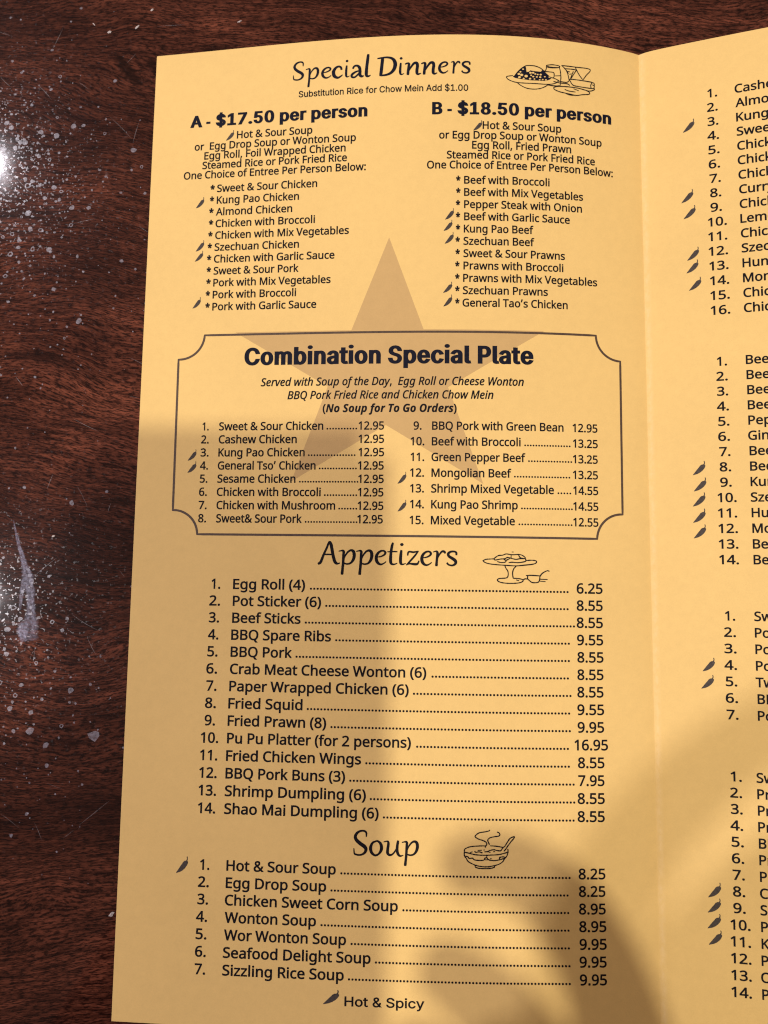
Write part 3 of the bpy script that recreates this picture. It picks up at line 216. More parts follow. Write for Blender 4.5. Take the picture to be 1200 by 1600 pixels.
RUNS = [
 ('price_heading', [('blk', 'A - $17.50 per person', 11.33, 64.09, 23.8, 3.72)]),
 ('price_heading', [('blk', 'B - $18.50 per person', 82.59, 134.75, 23.8, 3.68)]),
 ('note_line', [('gro', 'Substitution Rice for Chow Mein Add $1.00', 43.87, 92.86, 16.8, 1.84)]),
 ('note_line', [('reg', 'Hot & Sour Soup', 25.7, 48.16, 28.0, 2.18)]),
 ('note_line', [('reg', 'or  Egg Drop Soup or Wonton Soup', 12.98, 60.87, 30.93, 2.18)]),
 ('note_line', [('reg', 'Egg Roll, Foil Wrapped Chicken', 16.01, 57.95, 33.87, 2.18)]),
 ('note_line', [('reg', 'Steamed Rice or Pork Fried Rice', 15.54, 58.37, 36.8, 2.18)]),
 ('note_line', [('reg', 'One Choice of Entree Per Person Below:', 10.01, 63.85, 39.73, 2.18)]),
 ('note_line', [('reg', 'Hot & Sour Soup', 97.01, 119.71, 28.0, 2.18)]),
 ('note_line', [('reg', 'or Egg Drop Soup or Wonton Soup', 84.65, 131.71, 30.93, 2.18)]),
 ('note_line', [('reg', 'Egg Roll, Fried Prawn', 94.03, 122.59, 33.87, 2.18)]),
 ('note_line', [('reg', 'Steamed Rice or Pork Fried Rice', 86.87, 129.6, 36.8, 2.18)]),
 ('note_line', [('reg', 'One Choice of Entree Per Person Below:', 81.27, 134.98, 39.73, 2.18)]),
 ('option_line', [('reg', 'Sweet & Sour Chicken', 20.25, 49.88, 44.09, 2.17), ('reg', '*', 18.22, 19.57, 44.09, 2.17)]),
 ('option_line', [('reg', 'Kung Pao Chicken', 20.27, 44.64, 47.65, 2.17), ('reg', '*', 18.16, 19.5, 47.65, 2.17)]),
 ('option_line', [('reg', 'Almond Chicken', 20.11, 42.75, 51.2, 2.17), ('reg', '*', 18.09, 19.44, 51.2, 2.17)]),
 ('option_line', [('reg', 'Chicken with Broccoli', 20.14, 49.44, 54.76, 2.17), ('reg', '*', 18.12, 19.47, 54.76, 2.17)]),
 ('option_line', [('reg', 'Chicken with Mix Vegetables', 20.16, 59.27, 58.32, 2.17), ('reg', '*', 18.06, 19.4, 58.32, 2.17)]),
 ('option_line', [('reg', 'Szechuan Chicken', 20.1, 44.95, 61.87, 2.17), ('reg', '*', 18.0, 19.33, 61.87, 2.17)]),
 ('option_line', [('reg', 'Chicken with Garlic Sauce', 20.03, 55.27, 65.43, 2.17), ('reg', '*', 17.94, 19.27, 65.43, 2.17)]),
 ('option_line', [('reg', 'Sweet & Sour Pork', 20.06, 45.01, 68.99, 2.17), ('reg', '*', 17.97, 19.3, 68.99, 2.17)]),
 ('option_line', [('reg', 'Pork with Mix Vegetables', 20.09, 54.29, 72.54, 2.17), ('reg', '*', 18.0, 19.33, 72.54, 2.17)]),
 ('option_line', [('reg', 'Pork with Broccoli', 20.03, 44.43, 76.1, 2.17), ('reg', '*', 17.94, 19.27, 76.1, 2.17)]),
 ('option_line', [('reg', 'Pork with Garlic Sauce', 20.06, 50.31, 79.66, 2.17), ('reg', '*', 17.98, 19.3, 79.66, 2.17)]),
 ('option_line', [('reg', 'Beef with Broccoli', 91.81, 116.21, 44.18, 2.17), ('reg', '*', 89.54, 90.81, 44.18, 2.17)]),
 ('option_line', [('reg', 'Beef with Mix Vegetables', 91.82, 125.95, 47.74, 2.17), ('reg', '*', 89.56, 90.83, 47.74, 2.17)]),
 ('option_line', [('reg', 'Pepper Steak with Onion', 91.84, 125.59, 51.3, 2.17), ('reg', '*', 89.49, 90.76, 51.3, 2.17)]),
 ('option_line', [('reg', 'Beef with Garlic Sauce', 91.86, 122.0, 54.86, 2.17), ('reg', '*', 89.51, 90.78, 54.86, 2.17)]),
 ('option_line', [('reg', 'Kung Pao Beef', 91.79, 111.55, 58.42, 2.17), ('reg', '*', 89.53, 90.8, 58.42, 2.17)]),
 ('option_line', [('reg', 'Szechuan Beef', 91.71, 111.78, 61.98, 2.17), ('reg', '*', 89.46, 90.72, 61.98, 2.17)]),
 ('option_line', [('reg', 'Sweet & Sour Prawns', 91.73, 120.51, 65.54, 2.17), ('reg', '*', 89.48, 90.74, 65.54, 2.17)]),
 ('option_line', [('reg', 'Prawns with Broccoli', 91.75, 120.04, 69.1, 2.17), ('reg', '*', 89.41, 90.67, 69.1, 2.17)]),
 ('option_line', [('reg', 'Prawns with Mix Vegetables', 91.67, 129.8, 72.66, 2.17), ('reg', '*', 89.43, 90.69, 72.66, 2.17)]),
 ('option_line', [('reg', 'Szechuan Prawns', 91.6, 115.55, 76.21, 2.17), ('reg', '*', 89.45, 90.71, 76.21, 2.17)]),
 ('option_line', [('reg', 'General Tao’s Chicken', 91.53, 121.19, 79.77, 2.17), ('reg', '*', 89.47, 90.72, 79.77, 2.17)]),
 ('section_heading', [('blk', 'Combination Special Plate', 29.95, 111.48, 96.04, 5.11)]),
 ('note_line', [('ita', 'Served with Soup of the Day,  Egg Roll or Cheese Wonton', 34.9, 108.69, 102.1, 2.23)]),
 ('note_line', [('ita', 'BBQ Pork Fried Rice and Chicken Chow Mein', 42.65, 100.24, 105.91, 2.23)]),
 ('note_line', [('bit', '(No Soup for To Go Orders)', 52.73, 90.07, 109.73, 2.27)]),
 ('dish_line', [('reg', '1.', 18.43, 20.28, 114.67, 2.23), ('reg', 'Sweet & Sour Chicken', 23.24, 53.01, 114.67, 2.23), ('dots', '.', 53.91, 62.52, 114.67, 2.23), ('reg', '12.95', 62.88, 70.01, 114.67, 2.23)]),
 ('dish_line', [('reg', '2.', 18.2, 20.42, 118.4, 2.23), ('reg', 'Cashew Chicken', 23.28, 45.59, 118.4, 2.23), ('reg', '12.95', 62.94, 70.06, 118.4, 2.23)]),
 ('dish_line', [('reg', '3.', 18.15, 20.5, 122.13, 2.23), ('reg', 'Kung Pao Chicken', 23.31, 47.93, 122.13, 2.23), ('dots', '.', 48.83, 62.19, 122.13, 2.23), ('reg', '12.95', 62.99, 70.11, 122.13, 2.23)]),
 ('dish_line', [('reg', '4.', 18.16, 20.45, 125.86, 2.23), ('reg', 'General Tso’ Chicken', 23.26, 51.07, 125.86, 2.23), ('dots', '.', 51.97, 62.61, 125.86, 2.23), ('reg', '12.95', 62.87, 70.06, 125.86, 2.23)]),
 ('dish_line', [('reg', '5.', 18.25, 20.45, 129.58, 2.23), ('reg', 'Sesame Chicken', 23.3, 45.49, 129.58, 2.23), ('dots', '.', 46.48, 63.11, 129.58, 2.23), ('reg', '12.95', 63.02, 70.11, 129.58, 2.23)]),
 ('dish_line', [('reg', '6.', 18.15, 20.41, 133.31, 2.23), ('reg', 'Chicken with Broccoli', 23.24, 52.66, 133.31, 2.23), ('dots', '.', 53.55, 62.81, 133.31, 2.23), ('reg', '12.95', 62.99, 70.07, 133.31, 2.23)]),
 ('dish_line', [('reg', '7.', 18.16, 20.49, 137.04, 2.23), ('reg', 'Chicken with Mushroom', 23.28, 56.75, 137.04, 2.23), ('dots', '.', 57.64, 62.87, 137.04, 2.23), ('reg', '12.95', 62.96, 70.12, 137.04, 2.23)]),
 ('dish_line', [('reg', '8.', 18.18, 20.44, 140.77, 2.23), ('reg', 'Sweet& Sour Pork', 23.32, 47.54, 140.77, 2.23), ('dots', '.', 48.35, 63.02, 140.77, 2.23), ('reg', '12.95', 62.93, 69.99, 140.77, 2.23)]),
 ('dish_line', [('reg', '9.', 78.17, 80.42, 114.68, 2.23), ('reg', 'BBQ Pork with Green Bean', 83.3, 119.73, 114.68, 2.23), ('reg', '12.95', 122.25, 129.33, 114.68, 2.23)]),
 ('dish_line', [('reg', '10.', 77.38, 81.22, 119.05, 2.23), ('reg', 'Beef with Broccoli', 83.25, 107.76, 119.05, 2.23), ('dots', '.', 108.74, 121.67, 119.05, 2.23), ('reg', '13.25', 122.3, 129.36, 119.05, 2.23)]),
 ('dish_line', [('reg', '11.', 77.43, 81.2, 123.42, 2.23), ('reg', 'Green Pepper Beef', 83.19, 109.08, 123.42, 2.23), ('dots', '.', 109.79, 122.08, 123.42, 2.23), ('reg', '13.25', 122.26, 129.3, 123.42, 2.23)]),
 ('dish_line', [('reg', '12.', 77.29, 81.2, 127.79, 2.23), ('reg', 'Mongolian Beef', 83.23, 105.19, 127.79, 2.23), ('dots', '.', 105.89, 121.5, 127.79, 2.23), ('reg', '13.25', 122.22, 129.3, 127.79, 2.23)]),
 ('dish_line', [('reg', '13.', 77.34, 81.2, 132.15, 2.23), ('reg', 'Shrimp Mixed Vegetable', 83.17, 116.92, 132.15, 2.23), ('dots', '.', 117.9, 121.73, 132.15, 2.23), ('reg', '14.55', 122.27, 129.31, 132.15, 2.23)]),
 ('dish_line', [('reg', '14.', 77.38, 81.24, 136.52, 2.23), ('reg', 'Kung Pao Shrimp', 83.2, 106.93, 136.52, 2.23), ('dots', '.', 107.81, 122.13, 136.52, 2.23), ('reg', '14.55', 122.22, 129.3, 136.52, 2.23)]),
 ('dish_line', [('reg', '15.', 77.32, 81.17, 140.89, 2.23), ('reg', 'Mixed Vegetable', 83.15, 106.13, 140.89, 2.23), ('dots', '.', 107.1, 122.0, 140.89, 2.23), ('reg', '12.55', 122.18, 129.25, 140.89, 2.23)]),
 ('dish_line', [('reg', '1.', 22.62, 25.15, 159.19, 2.67), ('reg', 'Egg Roll (4)', 28.75, 48.85, 159.19, 2.67), ('dots', '.', 50.18, 120.77, 159.19, 2.67), ('reg', '6.25', 122.97, 130.15, 159.19, 2.67)]),
 ('dish_line', [('reg', '2.', 22.19, 25.25, 163.81, 2.67), ('reg', 'Pot Sticker (6)', 28.81, 53.37, 163.81, 2.67), ('dots', '.', 54.52, 120.73, 163.81, 2.67), ('reg', '8.55', 122.93, 130.12, 163.81, 2.67)]),
 ('dish_line', [('reg', '3.', 22.23, 25.11, 168.43, 2.67), ('reg', 'Beef Sticks', 28.79, 47.83, 168.43, 2.67), ('dots', '.', 48.97, 122.44, 168.43, 2.67), ('reg', '8.55', 122.88, 130.11, 168.43, 2.67)]),
 ('dish_line', [('reg', '4.', 22.17, 25.09, 173.06, 2.67), ('reg', 'BBQ Spare Ribs', 28.67, 56.28, 173.06, 2.67), ('dots', '.', 57.42, 120.99, 173.06, 2.67), ('reg', '9.55', 122.92, 130.13, 173.06, 2.67)]),
 ('dish_line', [('reg', '5.', 22.16, 25.02, 177.68, 2.67), ('reg', 'BBQ Pork', 28.65, 45.67, 177.68, 2.67), ('dots', '.', 46.63, 120.95, 177.68, 2.67), ('reg', '8.55', 122.96, 130.15, 177.68, 2.67)]),
 ('dish_line', [('reg', '6.', 22.03, 25.06, 182.31, 2.67), ('reg', 'Crab Meat Cheese Wonton (6)', 28.62, 82.26, 182.31, 2.67), ('dots', '.', 83.63, 120.65, 182.31, 2.67), ('reg', '8.55', 122.91, 130.08, 182.31, 2.67)]),
 ('dish_line', [('reg', '7.', 22.2, 25.05, 186.93, 2.67), ('reg', 'Paper Wrapped Chicken (6)', 28.6, 77.57, 186.93, 2.67), ('dots', '.', 78.68, 121.3, 186.93, 2.67), ('reg', '8.55', 122.86, 130.01, 186.93, 2.67)]),
 ('dish_line', [('reg', '8.', 22.02, 25.04, 191.56, 2.67), ('reg', 'Fried Squid', 28.49, 48.89, 191.56, 2.67), ('dots', '.', 50.03, 120.9, 191.56, 2.67), ('reg', '9.55', 122.81, 130.12, 191.56, 2.67)]),
 ('dish_line', [('reg', '9.', 22.07, 24.97, 196.18, 2.67), ('reg', 'Fried Prawn (8)', 28.47, 55.43, 196.18, 2.67), ('dots', '.', 56.56, 121.03, 196.18, 2.67), ('reg', '9.95', 122.84, 130.05, 196.18, 2.67)]),
 ('dish_line', [('reg', '10.', 21.18, 26.02, 200.81, 2.67), ('reg', 'Pu Pu Platter (for 2 persons)', 28.46, 78.3, 200.81, 2.67), ('dots', '.', 79.67, 120.47, 200.81, 2.67), ('reg', '16.95', 121.93, 131.03, 200.81, 2.67)]),
 ('dish_line', [('reg', '11.', 21.13, 25.94, 205.43, 2.67), ('reg', 'Fried Chicken Wings', 28.35, 65.01, 205.43, 2.67), ('dots', '.', 66.12, 120.68, 205.43, 2.67), ('reg', '8.55', 122.83, 130.0, 205.43, 2.67)]),
 ('dish_line', [('reg', '12.', 21.08, 25.93, 210.06, 2.67), ('reg', 'BBQ Pork Buns (3)', 28.34, 60.79, 210.06, 2.67), ('dots', '.', 61.91, 121.92, 210.06, 2.67), ('reg', '7.95', 122.87, 129.93, 210.06, 2.67)]),
 ('dish_line', [('reg', '13.', 21.08, 25.92, 214.68, 2.67), ('reg', 'Shrimp Dumpling (6)', 28.32, 66.43, 214.68, 2.67), ('dots', '.', 67.46, 122.04, 214.68, 2.67), ('reg', '8.55', 122.64, 129.95, 214.68, 2.67)]),
 ('dish_line', [('reg', '14.', 21.08, 25.86, 219.31, 2.67), ('reg', 'Shao Mai Dumpling (6)', 28.31, 69.91, 219.31, 2.67), ('dots', '.', 71.01, 121.82, 219.31, 2.67), ('reg', '8.55', 122.59, 129.88, 219.31, 2.67)]),
 ('dish_line', [('reg', '1.', 22.23, 24.83, 233.89, 2.59), ('reg', 'Hot & Sour Soup', 29.43, 58.76, 233.89, 2.59), ('dots', '.', 59.95, 120.57, 233.89, 2.59), ('reg', '8.25', 122.68, 129.83, 233.89, 2.59)]),
 ('dish_line', [('reg', '2.', 21.88, 24.83, 238.3, 2.59), ('reg', 'Egg Drop Soup', 29.41, 56.3, 238.3, 2.59), ('dots', '.', 57.41, 120.01, 238.3, 2.59), ('reg', '8.25', 122.72, 129.76, 238.3, 2.59)]),
 ('dish_line', [('reg', '3.', 21.88, 24.77, 242.7, 2.59), ('reg', 'Chicken Sweet Corn Soup', 29.31, 75.27, 242.7, 2.59), ('dots', '.', 76.44, 120.14, 242.7, 2.59), ('reg', '8.95', 122.67, 129.78, 242.7, 2.59)]),
 ('dish_line', [('reg', '4.', 21.7, 24.69, 247.1, 2.59), ('reg', 'Wonton Soup', 29.38, 53.78, 247.1, 2.59), ('dots', '.', 54.96, 120.18, 247.1, 2.59), ('reg', '8.95', 122.7, 129.88, 247.1, 2.59)]),
 ('dish_line', [('reg', '5.', 21.76, 24.69, 251.51, 2.59), ('reg', 'Wor Wonton Soup', 29.36, 61.8, 251.51, 2.59), ('dots', '.', 62.97, 120.22, 251.51, 2.59), ('reg', '9.95', 122.73, 129.9, 251.51, 2.59)]),
 ('dish_line', [('reg', '6.', 21.76, 24.68, 255.91, 2.59), ('reg', 'Seafood Delight Soup', 29.26, 68.32, 255.91, 2.59), ('dots', '.', 69.41, 120.34, 255.91, 2.59), ('reg', '9.95', 122.68, 129.83, 255.91, 2.59)]),
 ('dish_line', [('reg', '7.', 21.83, 24.68, 260.31, 2.59), ('reg', 'Sizzling Rice Soup', 29.25, 61.37, 260.31, 2.59), ('dots', '.', 62.46, 120.37, 260.31, 2.59), ('reg', '9.95', 122.71, 129.84, 260.31, 2.59)]),
 ('note_line', [('gro', 'Hot & Spicy', 61.66, 82.41, 266.56, 2.29)]),
 ('dish_line', [('reg', '1.', 161.2, 163.68, 17.85, 2.45), ('reg', 'Cashew Chicken', 168.03, 193.35, 17.85, 2.45)]),
 ('dish_line', [('reg', '2.', 161.0, 163.7, 22.11, 2.45), ('reg', 'Almond Chicken', 168.09, 193.74, 22.11, 2.45)]),
 ('dish_line', [('reg', '3.', 161.02, 163.76, 26.38, 2.45), ('reg', 'Kung Pao Chicken', 168.19, 196.28, 26.38, 2.45)]),
 ('dish_line', [('reg', '4.', 160.91, 163.82, 30.64, 2.45), ('reg', 'Sweet & Sour Chicken', 168.2, 202.39, 30.64, 2.45)]),
 ('dish_line', [('reg', '5.', 161.02, 163.84, 34.9, 2.45), ('reg', 'Chicken', 168.21, 180.38, 34.9, 2.45)]),
 ('dish_line', [('reg', '6.', 161.0, 163.86, 39.16, 2.45), ('reg', 'Chicken', 168.22, 180.39, 39.16, 2.45)]),
 ('dish_line', [('reg', '7.', 161.11, 163.92, 43.42, 2.45), ('reg', 'Chicken', 168.28, 180.45, 43.42, 2.45)]),
 ('dish_line', [('reg', '8.', 161.13, 163.94, 47.69, 2.45), ('reg', 'Curry Chicken', 168.33, 190.1, 47.69, 2.45)]),
 ('dish_line', [('reg', '9.', 161.11, 163.96, 51.95, 2.45), ('reg', 'Chicken', 168.35, 180.51, 51.95, 2.45)]),
 ('dish_line', [('reg', '10.', 160.34, 165.07, 56.21, 2.45), ('reg', 'Lemon Chicken', 168.4, 192.27, 56.21, 2.45)]),
 ('dish_line', [('reg', '11.', 160.32, 165.08, 60.47, 2.45), ('reg', 'Chicken', 168.41, 180.58, 60.47, 2.45)]),
 ('dish_line', [('reg', '12.', 160.3, 165.14, 64.74, 2.45), ('reg', 'Szechuan Chicken', 168.47, 196.64, 64.74, 2.45)]),
 ('dish_line', [('reg', '13.', 160.37, 165.16, 69.0, 2.45), ('reg', 'Hunan Chicken', 168.57, 192.13, 69.0, 2.45)]),
 ('dish_line', [('reg', '14.', 160.43, 165.22, 73.26, 2.45), ('reg', 'Mongolian Chicken', 168.58, 198.51, 73.26, 2.45)]),
 ('dish_line', [('reg', '15.', 160.41, 165.23, 77.52, 2.45), ('reg', 'Chicken', 168.55, 180.71, 77.52, 2.45)]),
 ('dish_line', [('reg', '16.', 160.39, 165.25, 81.78, 2.45), ('reg', 'Chicken', 168.56, 180.73, 81.78, 2.45)]),
 ('dish_line', [('reg', '1.', 161.54, 164.05, 96.33, 2.41), ('reg', 'Beef', 168.63, 175.66, 96.33, 2.41)]),
 ('dish_line', [('reg', '2.', 161.3, 164.11, 100.53, 2.41), ('reg', 'Beef', 168.69, 175.72, 100.53, 2.41)]),
 ('dish_line', [('reg', '3.', 161.37, 164.13, 104.72, 2.41), ('reg', 'Beef', 168.75, 175.78, 104.72, 2.41)]),
 ('dish_line', [('reg', '4.', 161.26, 164.19, 108.91, 2.41), ('reg', 'Beef', 168.76, 175.79, 108.91, 2.41)]),
 ('dish_line', [('reg', '5.', 161.46, 164.21, 113.11, 2.41), ('reg', 'Pepper Steak', 168.78, 189.19, 113.11, 2.41)]),
 ('dish_line', [('reg', '6.', 161.35, 164.23, 117.3, 2.41), ('reg', 'Ginger Beef', 168.62, 187.23, 117.3, 2.41)]),
 ('dish_line', [('reg', '7.', 161.5, 164.25, 121.5, 2.41), ('reg', 'Beef', 168.85, 175.88, 121.5, 2.41)]),
 ('dish_line', [('reg', '8.', 161.48, 164.31, 125.69, 2.41), ('reg', 'Beef', 168.86, 175.89, 125.69, 2.41)]),
 ('dish_line', [('reg', '9.', 161.5, 164.33, 129.88, 2.41), ('reg', 'Kung Pao Beef', 168.87, 191.69, 129.88, 2.41)]),
 ('dish_line', [('reg', '10.', 160.75, 165.41, 134.08, 2.41), ('reg', 'Szechuan Beef', 168.8, 191.69, 134.08, 2.41)]),
 ('dish_line', [('reg', '11.', 160.73, 165.43, 138.27, 2.41), ('reg', 'Hunan Beef', 168.9, 187.26, 138.27, 2.41)]),
 ('dish_line', [('reg', '12.', 160.75, 165.49, 142.46, 2.41), ('reg', 'Mongolian Beef', 168.96, 193.58, 142.46, 2.41)]),
 ('dish_line', [('reg', '13.', 160.73, 165.51, 146.66, 2.41), ('reg', 'Beef', 168.97, 176.0, 146.66, 2.41)]),
 ('dish_line', [('reg', '14.', 160.71, 165.53, 150.85, 2.41), ('reg', 'Beef', 169.03, 176.06, 150.85, 2.41)]),
 ('dish_line', [('reg', '1.', 161.74, 164.24, 165.83, 2.4), ('reg', 'Sweet & Sour Pork', 168.8, 197.44, 165.83, 2.4)]),
 ('dish_line', [('reg', '2.', 161.43, 164.3, 170.14, 2.4), ('reg', 'Pork', 168.82, 175.78, 170.14, 2.4)]),
 ('dish_line', [('reg', '3.', 161.39, 164.35, 174.44, 2.4), ('reg', 'Pork', 168.84, 175.8, 174.44, 2.4)]),
 ('dish_line', [('reg', '4.', 161.31, 164.34, 178.75, 2.4), ('reg', 'Pork', 168.86, 175.82, 178.75, 2.4)]),
 ('dish_line', [('reg', '5.', 161.51, 164.3, 183.05, 2.4), ('reg', 'Twice Cooked Pork', 168.68, 198.11, 183.05, 2.4)]),
 ('dish_line', [('reg', '6.', 161.4, 164.36, 187.36, 2.4), ('reg', 'BBQ Pork', 169.03, 183.72, 187.36, 2.4)]),
 ('dish_line', [('reg', '7.', 161.52, 164.38, 191.66, 2.4), ('reg', 'Pork', 168.98, 175.95, 191.66, 2.4)]),
 ('dish_line', [('reg', '1.', 162.06, 164.74, 207.54, 2.42), ('reg', 'Sweet & Sour Prawns', 168.24, 201.3, 207.54, 2.42)]),
 ('dish_line', [('reg', '2.', 161.84, 164.71, 211.68, 2.42), ('reg', 'Prawns', 168.32, 179.52, 211.68, 2.42)]),
 ('dish_line', [('reg', '3.', 161.89, 164.75, 215.82, 2.42), ('reg', 'Prawns', 168.36, 179.57, 215.82, 2.42)]),
 ('dish_line', [('reg', '4.', 161.71, 164.76, 219.96, 2.42), ('reg', 'Prawns', 168.33, 179.54, 219.96, 2.42)]),
 ('dish_line', [('reg', '5.', 161.87, 164.81, 224.09, 2.42), ('reg', 'BBQ Prawns', 168.38, 187.37, 224.09, 2.42)]),
 ('dish_line', [('reg', '6.', 161.84, 164.82, 228.23, 2.42), ('reg', 'Prawns', 168.38, 179.59, 228.23, 2.42)]),
 ('dish_line', [('reg', '7.', 161.93, 164.83, 232.37, 2.42), ('reg', 'Prawns', 168.43, 179.63, 232.37, 2.42)]),
 ('dish_line', [('reg', '8.', 161.9, 164.84, 236.51, 2.42), ('reg', 'Curry Prawns', 168.32, 189.12, 236.51, 2.42)]),
 ('dish_line', [('reg', '9.', 161.88, 164.85, 240.64, 2.42), ('reg', 'Szechuan Prawns', 168.33, 195.46, 240.64, 2.42)]),
 ('dish_line', [('reg', '10.', 161.09, 165.88, 244.78, 2.42), ('reg', 'Prawns', 168.38, 179.58, 244.78, 2.42)]),
 ('dish_line', [('reg', '11.', 161.02, 165.89, 248.92, 2.42), ('reg', 'Kung Pao Prawns', 168.38, 195.43, 248.92, 2.42)]),
 ('dish_line', [('reg', '12.', 160.99, 165.9, 253.06, 2.42), ('reg', 'Prawns', 168.28, 179.48, 253.06, 2.42)]),
 ('dish_line', [('reg', '13.', 160.97, 165.87, 257.19, 2.42), ('reg', 'Cashew Prawns', 168.06, 192.37, 257.19, 2.42)]),
 ('dish_line', [('reg', '14.', 160.9, 165.8, 261.33, 2.42), ('reg', 'Prawns', 168.22, 179.42, 261.33, 2.42)]),
]
